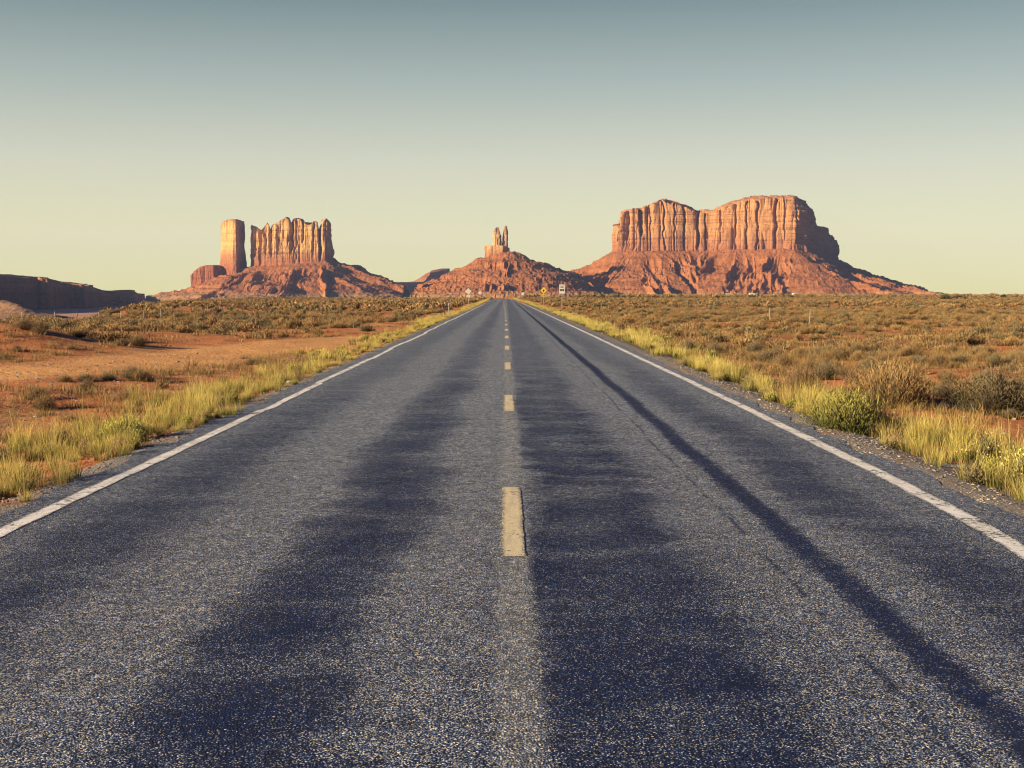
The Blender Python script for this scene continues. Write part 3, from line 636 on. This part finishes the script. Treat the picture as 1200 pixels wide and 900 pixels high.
def bush_geo(seed, R_, H_, n, per, lw, ll, up=.6, flat=.0):
    """stems fan out from the root; small narrow leaves cluster along their outer half"""
    rg = np.random.default_rng(seed)
    a = rg.uniform(0, 2 * np.pi, n); el = np.arccos(np.clip(rg.uniform(0, 1, n) ** .8, 0, 1))
    lump = 1 + .28 * np.sin(a * 3 + seed) * rg.uniform(.5, 1, n) + .2 * np.sin(a * 5 + 2 * seed)
    rr = rg.uniform(.62, 1.0, n) * lump
    tx, ty, tz = R_ * rr * np.sin(el) * np.cos(a), R_ * rr * np.sin(el) * np.sin(a), H_ * rg.uniform(.75, 1.05, n) * (np.cos(el) * .85 + .15) * np.where(rr > 1.1, 1.05, 1)
    r0 = rg.uniform(0, .12 * R_, n)
    sx0, sy0 = r0 * np.cos(a), r0 * np.sin(a)
    tip = np.stack([tx, ty, tz], -1); root = np.stack([sx0, sy0, np.zeros(n)], -1)
    mid = root * .45 + tip * .55; mid[:, 2] -= .06 * H_ * np.sin(el)
    # stems: thin crossed quads
    V, Q = [], []; w = .010 * R_ / .4
    side = np.stack([-np.sin(a), np.cos(a), np.zeros(n)], -1)
    S = np.stack([root - side * w, root + side * w, mid + side * w * .7, mid - side * w * .7, tip + side * w * .2, tip - side * w * .2], 1).reshape(-1, 3)
    b = np.arange(n)[:, None] * 6; SQ = np.concatenate([b + [[0, 1, 2, 3]], b + [[3, 2, 4, 5]]])
    # leaves
    t = rg.uniform(.35, 1.04, (n, per)); P = np.where((t < .55)[..., None], root[:, None] + (mid - root)[:, None] * (t / .55)[..., None], mid[:, None] + (tip - mid)[:, None] * ((t - .55) / .45)[..., None])
    P = P + rg.normal(0, .045 * R_ / .4, P.shape); P = P.reshape(-1, 3); m = len(P)
    d = (np.repeat(tip - root, per, 0)); d /= np.linalg.norm(d, axis=1)[:, None]
    d = d * .5 + rg.normal(0, .5, d.shape); d[:, 2] += up; d /= np.linalg.norm(d, axis=1)[:, None]
    q = np.cross(d, rg.normal(0, 1, d.shape)); q /= np.linalg.norm(q, axis=1)[:, None]
    L = ll * rg.uniform(.6, 1.3, m)[:, None]; Wd = lw * rg.uniform(.7, 1.3, m)[:, None]
    P[:, 2] = np.maximum(P[:, 2], .02)
    LV = np.stack([P - q * Wd * .3, P + q * Wd * .3, P + d * L * .6 + q * Wd * .5, P + d * L, P + d * L * .6 - q * Wd * .5], 1).reshape(-1, 3)
    LQ = np.arange(m)[:, None] * 5 + np.arange(5)[None]
    hh = np.clip(LV[:, 2] / H_, 0, 1.1); vv = np.repeat(np.repeat(rg.uniform(0, 1, n), per), 5)
    return S, SQ, LV, LQ, hh, vv
def bush_meshes(name, mat, seed, R_, H_, n, per, lw, ll, up=.6):
    S, SQ, LV, LQ, hh, vv = bush_geo(seed, R_, H_, n, per, lw, ll, up)
    f = mesh_from('foliage', LV, LQ, False, {'h': hh, 'v': vv}); f.materials.append(mat)
    s = mesh_from('stem', S, SQ, False); s.materials.append(M['twig'])
    return f, s
def bush_joined(name, mat, seed, R_, H_, n, per, lw, ll, up=.6, stems=True):
    S, SQ, LV, LQ, hh, vv = bush_geo(seed, R_, H_, n, per, lw, ll, up)
    me = mesh_from(name, np.vstack([LV, S]), [LQ, SQ + len(LV)], False, {'h': np.concatenate([hh, np.full(len(S), .1)]), 'v': np.concatenate([vv, np.full(len(S), .5)])})
    me.materials.append(mat); return me
def scatter(name, protos, pts, label=None, cat=None):
    """ONE object: a cloud of points that shows a prototype mesh at each. pts rows: x, y, z, scale, rot, index, zscale"""
    pc = bpy.data.collections.new(name + '_kinds')
    for i, p in enumerate(protos):
        o = bpy.data.objects.new('%s_kind_%02d' % (name, i), p); pc.objects.link(o)
    P = np.asarray(pts, float)
    me = bpy.data.meshes.new(name); me.vertices.add(len(P)); me.vertices.foreach_set('co', P[:, :3].astype(np.float32).ravel())
    for k, j in (('scl', 3), ('rot', 4), ('zs', 6)):
        at = me.attributes.new(k, 'FLOAT', 'POINT'); at.data.foreach_set('value', P[:, j].astype(np.float32))
    at = me.attributes.new('idx', 'INT', 'POINT'); at.data.foreach_set('value', P[:, 5].astype(np.int32))
    o = link(name, me)
    ng = bpy.data.node_groups.new(name, 'GeometryNodeTree')
    ng.interface.new_socket('Geometry', in_out='INPUT', socket_type='NodeSocketGeometry'); ng.interface.new_socket('Geometry', in_out='OUTPUT', socket_type='NodeSocketGeometry')
    n = ng.nodes; l = ng.links
    gi = n.new('NodeGroupInput'); go = n.new('NodeGroupOutput'); ip = n.new('GeometryNodeInstanceOnPoints')
    ci = n.new('GeometryNodeCollectionInfo'); ci.inputs['Collection'].default_value = pc; ci.inputs['Separate Children'].default_value = True; ci.inputs['Reset Children'].default_value = True
    def at_(nm, ty='FLOAT'):
        a = n.new('GeometryNodeInputNamedAttribute'); a.data_type = ty; a.inputs['Name'].default_value = nm
        return [s for s in a.outputs if s.enabled and s.name == 'Attribute'][0]
    cx = n.new('ShaderNodeCombineXYZ'); l.new(at_('rot'), cx.inputs['Z'])
    cs = n.new('ShaderNodeCombineXYZ'); sA = at_('scl'); l.new(sA, cs.inputs['X']); l.new(sA, cs.inputs['Y'])
    mz = n.new('ShaderNodeMath'); mz.operation = 'MULTIPLY'; l.new(sA, mz.inputs[0]); l.new(at_('zs'), mz.inputs[1]); l.new(mz.outputs[0], cs.inputs['Z'])
    l.new(gi.outputs[0], ip.inputs['Points']); l.new(ci.outputs[0], ip.inputs['Instance']); ip.inputs['Pick Instance'].default_value = True
    l.new(at_('idx', 'INT'), ip.inputs['Instance Index']); l.new(cx.outputs[0], ip.inputs['Rotation']); l.new(cs.outputs[0], ip.inputs['Scale'])
    l.new(ip.outputs[0], go.inputs[0])
    md = o.modifiers.new('scatter', 'NODES'); md.node_group = ng
    tag(o, label, cat, None, 'stuff')
    return o
def pts(x, y, s, nk, rg, lo=0, zs=(.8, 1.25), zoff=0.0):
    n = len(x)
    return np.stack([x, y, terrain(x, y) + zoff, s, rg.uniform(0, 6.28, n), lo + rg.integers(0, nk, n), rg.uniform(*zs, n)], -1)

# ------------------------------------------------------------------ roadside grass
def verge(side, y0, y1, dens, rg):
    n = int((y1 - y0) * 4.2 * dens); y = y0 + (y1 - y0) * rg.uniform(0, 1, n); d = 3.95 + 4.2 * rg.uniform(0, 1, n)
    if side < 0:
        inner = 4.03 + .14 * fbm(y * .8, 0, 0, 2, 81); outer = 5.75 + .6 * fbm(y * .25, 0, 0, 2, 82)
        p = sstep(inner - .05, inner + .25, d) * (1 - sstep(outer - 1.2, outer + .8, d))
        p = p * (.06 + .94 * sstep(-.10, .28, fbm(y * 1.2, d * 1.9, 0, 3, 83) + .20))
    else:
        inner = 4.42 + .22 * fbm(y * .6, 0, 0, 2, 84); outer = 6.0 + .8 * fbm(y * .2, 0, 0, 2, 85)
        p = sstep(inner - .08, inner + .25, d) * (1 - sstep(outer - 1.0, outer + .7, d))
        p = p * (.05 + .95 * sstep(-.10, .28, fbm(y * 1.1, d * 1.9, 0, 3, 86) + .24))
    k = rg.uniform(0, 1, n) < p; x = side * d + curve_x(y)
    s = .55 + .5 * rg.uniform(0, 1, n) + .32 * fbm(y * .9, d * 1.4, 0, 2, 87)
    s = s * (.70 if side < 0 else .80) * (.8 + .3 * sstep(4.2, 4.9, d))
    return x[k], y[k], s[k]
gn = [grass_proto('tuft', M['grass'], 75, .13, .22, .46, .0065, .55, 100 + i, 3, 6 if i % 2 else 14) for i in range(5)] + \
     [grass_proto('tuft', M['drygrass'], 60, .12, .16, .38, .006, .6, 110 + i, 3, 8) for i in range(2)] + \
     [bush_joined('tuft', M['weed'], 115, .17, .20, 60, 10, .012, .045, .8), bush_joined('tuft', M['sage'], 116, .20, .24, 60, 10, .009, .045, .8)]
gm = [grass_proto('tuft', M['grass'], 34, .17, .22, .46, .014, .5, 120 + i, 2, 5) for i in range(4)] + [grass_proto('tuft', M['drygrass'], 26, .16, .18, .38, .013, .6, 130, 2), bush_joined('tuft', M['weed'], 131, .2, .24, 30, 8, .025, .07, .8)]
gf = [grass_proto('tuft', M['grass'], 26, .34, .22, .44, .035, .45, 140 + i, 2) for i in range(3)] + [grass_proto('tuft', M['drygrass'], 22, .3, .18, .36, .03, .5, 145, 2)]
parts_ = []
for side in (-1, 1):
    for (y0, y1, dens, base, nk) in ((3, 34, 24, 0, 9), (34, 110, 11, 9, 6), (110, 640, 2.6, 15, 4)):
        x, y, s = verge(side, y0, y1, dens, rng); parts_.append(pts(x, y, s, nk, rng, base))
scatter('roadside_grass', gn + gm + gf, np.concatenate(parts_), 'tall yellow-green grass lining both edges of the road', 'grass')

# low dry grass over the plain
def field(x0, x1, y0, y1, dens, rg):
    n = int((x1 - x0) * (y1 - y0) * dens); return rg.uniform(x0, x1, n), rg.uniform(y0, y1, n)
dg = [grass_proto('tuft', M['drygrass'], 40, .13, .07, .20, .006, .9, 150 + i, 2) for i in range(3)] + [grass_proto('tuft', M['brush'], 40, .16, .08, .22, .008, .9, 155 + i, 2) for i in range(2)]
dm = [grass_proto('tuft', M['drygrass'], 34, .36, .05, .15, .022, 1.1, 160 + i, 2) for i in range(2)] + [grass_proto('tuft', M['brush'], 34, .4, .06, .18, .022, 1.0, 165 + i, 2) for i in range(2)]
pp = []
for (x0, x1, y0, y1, dens, base, nk) in ((5.6, 26, 8, 42, 5.5, 0, 5), (-20, -5.4, 8, 42, 5.0, 0, 5), (5.6, 75, 42, 150, 1.3, 5, 4), (-62, -5.6, 42, 125, .7, 5, 4), (6, 260, 150, 560, .10, 5, 4), (-150, -6, 125, 560, .06, 5, 4)):
    x, y = field(x0, x1, y0, y1, dens, rng); u = x / y; k = (u > -.47) & (u < .47)
    nn = fbm(x * .22, y * .22, 0, 3, 201); thr = np.where(x > 0, -.12, -.22)
    k &= (nn > thr) & (track_mask(x, y) < .35) & (rng.uniform(0, 1, len(x)) > bare_patch(x, y) * 1.3)
    x, y = x[k], y[k]; pp.append(pts(x, y, rng.uniform(.7, 1.5, len(x)) * np.where(y > 42, 1.25, 1), nk, rng, base))
scatter('dry_ground_grass', dg + dm, np.concatenate(pp), 'short dry straw-coloured grass spread over the red plain', 'grass')

# ------------------------------------------------------------------ shrubs: every one placed, the 290 that show largest are objects
def shrubs():
    rows = []
    for (x0, x1, y0, y1, dens, smin, smax) in ((6.2, 30, 12, 45, 1.0, .35, .82), (6.2, 90, 45, 160, .42, .42, 1.0), (7, 300, 160, 600, .07, .7, 1.6), (8, 800, 600, 1700, .006, 2.0, 4.5),
                                   (-24, -6.6, 12, 42, .25, .3, .7), (-62, -7.5, 42, 62, .5, .5, 1.1), (-70, -7, 62, 150, .36, .6, 1.4), (-260, -7, 150, 640, .075, .9, 2.0)):
        x, y = field(x0, x1, y0, y1, dens, rng); u = x / y; k = (u > -.46) & (u < .47)
        nn = fbm(x * .16, y * .16, 0, 3, 301)
        thr = np.where(x > 0, -.75, np.where(y < 40, .05, np.where(y < 52, -.15, np.where(y < 64, .2, -.45))))
        k &= (nn > thr) & (track_mask(x, y) < .2) & (bare_patch(x, y) < .35)
        D = np.interp(u, CU, CD); k &= (y < D + 30)
        x, y, nn = x[k], y[k], nn[k]
        s = smin + (smax - smin) * rng.beta(1.6, 2.2, len(x)); s = s * (1 + .25 * nn)
        rows.append(np.stack([x, y, s], -1))
    A = np.concatenate(rows)
    # thin out overlaps nearby
    near = A[A[:, 1] < 70]; far = A[A[:, 1] >= 70]; keep = []
    for r in near[np.argsort(-near[:, 2])]:
        if all((r[0] - q[0]) ** 2 + (r[1] - q[1]) ** 2 > (.42 * (r[2] + q[2]) * .8) ** 2 for q in keep): keep.append(r)
    return np.concatenate([np.array(keep), far])
SH = shrubs()
# kinds: (joined mesh near, parts near) for sagebrush (grey olive), golden brush
near_kinds = []
for i in range(4): near_kinds.append(('sagebrush', bush_meshes('sage', M['sage'], 400 + i, .48, .50, 260, 18, .007, .045)))
for i in range(3): near_kinds.append(('brush', bush_meshes('brush', M['brush'], 410 + i, .46, .52, 270, 17, .006, .052, .9)))
mid_kinds = [('sagebrush', bush_joined('sagebrush', M['sage'], 420 + i, .50, .50, 70, 11, .028, .11)) for i in range(3)] + [('brush', bush_joined('brush', M['brush'], 430 + i, .50, .50, 70, 10, .024, .12, .9)) for i in range(2)]
far_kinds = [bush_joined('sagebrush', M['sage'], 440 + i, .50, .46, 24, 6, .075, .2) for i in range(3)] + [bush_joined('brush', M['brush'], 450 + i, .50, .46, 24, 6, .075, .2, .9) for i in range(2)]
u = SH[:, 0] / SH[:, 1]
app = np.where((u > -.40) & (u < .42), SH[:, 2] / SH[:, 1], 0)
SPECIAL = [  # x, y, scale(x), zscale, kind, label
    (4.55, 17.0, 1.15, 1.0, 'weed', 'bright yellow-green leafy bush growing out of the grass at the gravel shoulder'),
    (4.95, 12.1, .80, .95, 'flower', 'straggly yellow-flowering weed standing in the verge grass by the gravel'),
    (5.25, 13.9, .75, .95, 'flower', 'second yellow-flowering weed, a little farther off, at the edge of bare red dirt'),
    (6.55, 21.6, 1.5, .98, 'brush', 'large golden-tan bush behind the bare red patch, palest of the big ones'),
    (8.0, 20.9, 1.5, .95, 'sage', 'large grey-olive bush directly behind the bare patch of red dirt'),
    (5.6, 24.2, 1.0, 1.0, 'dark', 'dark low bush just behind the bright green one at the verge'),
    (-4.75, 15.9, .80, .9, 'weed', 'leafy green clump among the grass beside the white edge line, across from the gravel'),
]
for r in SPECIAL:
    app = np.where((SH[:, 0] - r[0]) ** 2 + (SH[:, 1] - r[1]) ** 2 < (.6 * r[2]) ** 2, -1, app)
SH, app = SH[app >= 0], app[app >= 0]
order = np.argsort(-app); top_i = order[:288]; rest = order[288:]
LABELS = {
    ('sagebrush', 1): ('grey-olive sagebrush on the scrub plain beyond the gravel shoulder', 'sagebrush on the plain beside the gravel shoulder'),
    ('brush', 1): ('golden-tan twiggy bush on the scrub plain beyond the gravel shoulder', 'golden bushes on the plain beside the gravel shoulder'),
    ('sagebrush', -1): ('small grey-olive bush on the red dirt across the road from the gravel shoulder', 'grey-olive bushes on the open red dirt'),
    ('brush', -1): ('small straw-coloured bush on the red dirt across the road from the gravel shoulder', 'straw-coloured bushes on the open red dirt')}
for j, i in enumerate(top_i):
    x, y, s = SH[i]; side = 1 if x > 0 else -1
    z = float(terrain(x, y)) - .02; rz = float(rng.uniform(0, 6.28)); zs = float(rng.uniform(.8, 1.15)) * (1 if side > 0 else .8)
    if y < 45:
        kind, (fm_, sm_) = near_kinds[int(rng.integers(0, 7))]
        r = empty('sagebrush' if kind == 'sagebrush' else 'golden_bush', (x, y, z), rz); r.scale = (s, s, s * zs)
        link('foliage', fm_, None, r); link('stem', sm_, None, r)
    else:
        kind, me_ = mid_kinds[int(rng.integers(0, 5))]
        r = link('sagebrush' if kind == 'sagebrush' else 'golden_bush', me_, None, None, (x, y, z)); r.rotation_euler = (0, 0, rz); r.scale = (s, s, s * zs)
    lb, gp = LABELS[(kind, side)]; tag(r, lb, 'bush', gp)
rs = SH[rest]; n = len(rs)
mid = rs[:, 1] < 150
idx = np.where(mid, rng.integers(0, 5, n), 5 + rng.integers(0, 5, n))
scatter('desert_scrub', [m for _, m in mid_kinds] + far_kinds,
        np.stack([rs[:, 0], rs[:, 1], terrain(rs[:, 0], rs[:, 1]) - .03, rs[:, 2], rng.uniform(0, 6.28, n), idx, rng.uniform(.75, 1.1, n)], -1),
        'dense low olive and tan scrub covering the plain out to the foot of the rocks', 'scrub')
sp_sage = bush_meshes('s', M['sage'], 500, .48, .50, 800, 22, .0055, .040); sp_brush = bush_meshes('s', M['brush'], 501, .48, .50, 800, 22, .005, .045, .8)
for k, (x, y, s, zs, kind, lb) in enumerate(SPECIAL):
    z = float(terrain(x, y)) - .02
    if kind == 'weed': f_, s_ = bush_meshes('w', M['weed'], 510 + k, .44, .46, 420, 24, .009, .045, 1.1); nm = 'green_bush'
    elif kind == 'flower': f_, s_ = bush_meshes('w', M['weed'], 520 + k, .40, .62, 90, 9, .014, .05, .6); nm = 'flowering_weed'
    elif kind == 'brush': (f_, s_), nm = sp_brush, 'golden_bush'
    else: (f_, s_), nm = sp_sage, 'sagebrush'
    r = empty(nm, (x, y, z), k * 1.3); r.scale = (s, s, s * zs); tag(r, lb, 'bush' if kind != 'flower' else 'weed')
    link('foliage', f_, None, r); link('stem', s_, None, r)
    if kind == 'flower':
        rg = np.random.default_rng(530 + k); m = 30; a = rg.uniform(0, 6.28, m); q = rg.uniform(0, 1, m) ** .6
        P = np.stack([.40 * q * np.cos(a), .40 * q * np.sin(a), .62 * (1.0 - .55 * q) * rg.uniform(.8, 1.1, m)], -1)
        D = .016; O = np.array([(1, 0, 0), (0, 1, 0), (-1, 0, 0), (0, -1, 0), (0, 0, 1), (0, 0, -1)]) * D
        V = (P[:, None] + O[None] * rg.uniform(.7, 1.4, (m, 1, 1))).reshape(-1, 3); T = np.array([(0, 1, 4), (1, 2, 4), (2, 3, 4), (3, 0, 4), (1, 0, 5), (2, 1, 5), (3, 2, 5), (0, 3, 5)])
        link('blossom', mesh_from('blossom', V, (np.arange(m)[:, None, None] * 6 + T[None]).reshape(-1, 3)), M['flower'], r)

# pebbles along the shoulders
def pebble(seed):
    rg = np.random.default_rng(seed); g = (1 + 5 ** .5) / 2
    v = np.array([(-1, g, 0), (1, g, 0), (-1, -g, 0), (1, -g, 0), (0, -1, g), (0, 1, g), (0, -1, -g), (0, 1, -g), (g, 0, -1), (g, 0, 1), (-g, 0, -1), (-g, 0, 1)]) / 1.9
    v = v * rg.uniform(.7, 1.25, (12, 1)) * np.array([1.2, .9, .6])
    f = [(0, 11, 5), (0, 5, 1), (0, 1, 7), (0, 7, 10), (0, 10, 11), (1, 5, 9), (5, 11, 4), (11, 10, 2), (10, 7, 6), (7, 1, 8), (3, 9, 4), (3, 4, 2), (3, 2, 6), (3, 6, 8), (3, 8, 9), (4, 9, 5), (2, 4, 11), (6, 2, 10), (8, 6, 7), (9, 8, 1)]
    me = mesh_from('stone', v, np.array(f)); me.materials.append(M['pebble']); return me
n = 9000; y = 4 + 34 * rng.uniform(0, 1, n) ** 1.4; d = 3.86 + 1.1 * rng.uniform(0, 1, n) ** 1.2; sd = np.where(rng.uniform(0, 1, n) < .6, 1, -1)
x = sd * d; P = pts(x, y, rng.gamma(2.0, .0035, n) + .004, 4, rng, 0, (.6, 1.0))
P[:, 2] = road_z(x, y) - .006 - .11 * sstep(4.2, 5.0, d)
n2 = 9000; y2 = 10 + 32 * rng.uniform(0, 1, n2); x2 = np.where(rng.uniform(0, 1, n2) < .6, -1, 1) * (5 + 11 * rng.uniform(0, 1, n2)); P2 = pts(x2, y2, rng.gamma(2.0, .006, n2) + .006, 4, rng, 0, (.6, 1.0))
scatter('gravel_stones', [pebble(i) for i in range(4)], np.concatenate([P, P2]), 'loose grey and rust gravel stones along the road edges', 'gravel')

# ------------------------------------------------------------------ fences, posts, signs, houses, juniper
def fence(name, label, x, ys, mats, sink=0.1, h=1.0):
    r = tag(empty(name, (x, ys[0], float(terrain(x, ys[0])))), label, 'fence'); tops = []
    for i, y in enumerate(ys):
        xx = x + random.Random(i * 7 + int(abs(x))).uniform(-.15, .15); z = float(terrain(xx, y)); lean = random.Random(i).uniform(-.05, .05)
        b = MB(); hh = h * random.Random(i + 3).uniform(.9, 1.08)
        b.tube([(xx, y, z - .3), (xx + lean * .5, y, z + hh * .5), (xx + lean, y, z + hh)], [.028, .026, .024], 7)
        child(b.build('post', mats[i % len(mats)]), r); tops.append((xx + lean, y, z, hh))
    for f in (.35, .62, .90):
        b = MB(); b.tube([(t[0], t[1], t[2] + t[3] * f) for t in tops], .0035, 4); child(b.build('wire', M['wire']), r)
fence('wire_fence', 'sagging wire fence on thin uneven posts before the distant blue-shaded mesa', -32.0, [80, 85.2, 90.6, 95.8, 101.2, 107, 113, 119, 125, 131, 138, 145], [M['galv'], M['galv'], M['galv'], M['wood'], M['galv']])
fence('wire_fence', 'thin pale steel-post wire fence crossing the scrub plain beyond the gravel shoulder', 18.6, [78, 90, 102, 114, 126, 138, 150, 164, 180], [M['galv'], M['galv'], M['wood'], M['wood'], M['wood'], M['wood'], M['wood'], M['wood'], M['wood']], .1, 1.05)
def delineator(x, y, h, mat, lb):
    r = tag(empty('marker_post', (x, y, float(terrain(x, y)))), lb, 'marker post', None)
    b = MB(); b.box((0, 0, h / 2 - .1), (.09, .05, h + .2), .92); b.build('post', mat, r)
    b = MB(); b.box((0, -.03, h - .14), (.075, .012, .16)); b.build('reflector', M['alu'], r)
delineator(-5.45, 114, 1.30, M['dsteel'], 'slim dark marker post in the verge grass, nearest of the roadside posts')
delineator(-5.25, 117, 1.15, M['galv'], 'slim pale marker post just behind the dark one')
def rect(x0, x1, z0, z1): return [(x0, z0), (x1, z0), (x1, z1), (x0, z1)]
def sign_root(px, Yd, lb, cat='road sign', name='road_sign'):
    x = W(px, Yd); return tag(empty(name, (x, Yd, float(terrain(x, Yd)))), lb, cat), float(terrain(x, Yd))
def post(r, h, w=.09):
    b = MB(); b.box((0, .05, h / 2 - .2), (w, .06, h + .4)); b.build('post', M['galv'], r)
def octo(rad, cz, n=20, ph=0): return [(rad * math.cos(2 * math.pi * i / n + ph), cz + rad * math.sin(2 * math.pi * i / n + ph)) for i in range(n)]
# warning diamond with plate, facing the camera
r, z0 = sign_root(637, 230, 'yellow diamond warning sign with a smaller yellow plate below it')
cz = H(340.3, 230) - z0; post(r, cz + .3)
b = MB(); b.prism(octo(.60, cz, 4), 0.0, .012); b.build('sign_face', M['sign_y'], r)
b = MB(); b.prism(octo(.17, cz, 10), -.006, -.002); b.prism(rect(-.05, .05, cz - .3, cz + .05), -.010, -.006); b.build('symbol', M['black'], r)
b = MB(); c2 = cz - .86; b.prism(rect(-.31, .31, c2 - .2, c2 + .2), 0.0, .012); b.build('plate', M['sign_y'], r)
b = MB(); b.prism(rect(-.2, -.06, c2 - .09, c2 + .09), -.006, -.002); b.prism(rect(.04, .2, c2 - .09, c2 + .09), -.006, -.002); b.build('marking', M['black'], r)
# white rectangular sign
r, z0 = sign_root(658.5, 177, 'tall white rectangular sign with black markings on a pale post')
c1 = H(339.0, 177) - z0; post(r, c1 + .3)
b = MB(); b.prism(rect(-.38, .38, c1 - .62, c1 + .66), 0.0, .012); b.build('sign_face', M['sign_w'], r)
b = MB(); b.prism(rect(-.27, .27, c1 + .40, c1 + .49), -.006, -.002); b.prism(rect(-.20, .20, c1 + .22, c1 + .30), -.006, -.002)
b.prism(rect(-.25, -.03, c1 - .26, c1 + .06), -.006, -.002); b.prism(rect(.04, .26, c1 - .26, c1 + .06), -.006, -.002); b.prism(rect(-.34, .34, c1 - .57, c1 - .545), -.006, -.002)
b.build('marking', M['black'], r)
# backs of the signs for the oncoming lane
r, z0 = sign_root(549, 204, 'bare metal back of a diamond sign over a small plate, across from the yellow diamond')
cz = H(341.3, 204) - z0; post(r, cz + .2)
b = MB(); b.prism(octo(.52, cz, 4), -.02, -.006); b.build('sign_back', M['alu'], r)
b = MB(); b.prism(rect(-.30, .30, cz - .95, cz - .58), -.02, -.006); b.build('plate', M['alu'], r)
r, z0 = sign_root(562.7, 330, 'smaller bare metal sign back farther down the road than the two-plate one')
cz = H(343.0, 330) - z0; post(r, cz + .2)
b = MB(); b.prism(octo(.46, cz, 8, .39), -.02, -.006); b.build('sign_back', M['alu'], r)
r, z0 = sign_root(612.8, 400, 'tiny pale sign farthest down the road, low over the verge')
cz = H(344.0, 400) - z0; post(r, cz + .2)
b = MB(); b.prism(rect(-.38, .38, cz - .4, cz + .4), -.0, .014); b.build('sign_face', M['sign_w'], r)
# juniper trees on the far plain
def juniper(px, Yd, R_, H_, lb, seed):
    x = W(px, Yd); r = tag(empty('juniper_tree', (x, Yd, float(terrain(x, Yd)))), lb, 'tree')
    b = MB(); b.tube([(0, 0, -.2), (.1, 0, H_ * .3), (0, .1, H_ * .6)], [.16, .11, .05]); b.build('trunk', M['twig'], r)
    S, SQ, LV, LQ, hh, vv = bush_geo(seed, R_, H_, 120, 14, .16, .34, .4)
    link('crown', mesh_from('crown', LV, LQ, False, {'h': hh, 'v': vv}), M['juniper'], r)
juniper(1108, 430, 2.1, 2.0, 'dark round juniper standing alone on the far scrub plain', 601)
juniper(1124, 470, 2.6, 1.1, 'low spreading dark juniper next to the round one on the far plain', 602)
juniper(1176, 600, 1.3, 1.7, 'tiny dark juniper on the plain horizon, apart from the other two', 603)
juniper(834, 900, 2.2, 2.6, 'tiny juniper below the big mesa, close to the pale houses', 604)
# tiny pale houses at the foot of the mesa
def house(px, Yd, w, h, lb):
    x = W(px, Yd); z = float(terrain(x, Yd)); r = tag(empty('house', (x, Yd, z)), lb, 'house')
    b = MB(); b.box((0, 0, h / 2 - .5), (w, 7, h + 1)); b.build('wall', M['housewall'], r)
    b = MB(); b.prism([(-w / 2 - .4, h + .003), (w / 2 + .4, h + .003), (0, h + w * .14)], -3.9, 3.9); b.build('roof', M['houseroof'], r)
    b = MB(); b.box((-w * .05, -3.52, h * .38), (.9, .05, h * .76)); b.build('door', M['dark'], r)
    for sx_ in (-.3, .28):
        b = MB(); b.box((w * sx_, -3.52, h * .55), (1.1, .05, .9)); b.build('window', M['dark'], r)
house(931, 2300, 8.5, 4.4, 'brightest of the tiny pale houses under the big mesa, set apart from the rest')
house(881, 2350, 9.5, 4.0, 'wide pale house under the middle of the big mesa')
house(868, 2450, 7, 3.6, 'small pale house just beside the wide one')
house(853, 2380, 7.5, 3.6, 'small pale house at the end of the row nearest the road')

# ------------------------------------------------------------------ haze
HZ = 0.000032
b = MB(); b.box((0, 4400, 150), (15400, 9800, 420)); hz = b.mesh('haze')
mt = bpy.data.materials.new('haze'); mt.use_nodes = True; nn = mt.node_tree.nodes; nn.remove(nn['Principled BSDF'])
pv = nn.new('ShaderNodeVolumePrincipled'); pv.inputs['Color'].default_value = (0.42, 0.58, 1.0, 1); pv.inputs['Density'].default_value = HZ; pv.inputs['Anisotropy'].default_value = 0.0
mt.node_tree.links.new(pv.outputs[0], nn['Material Output'].inputs['Volume'])
tag(link('haze', hz, mt), kind='stuff')
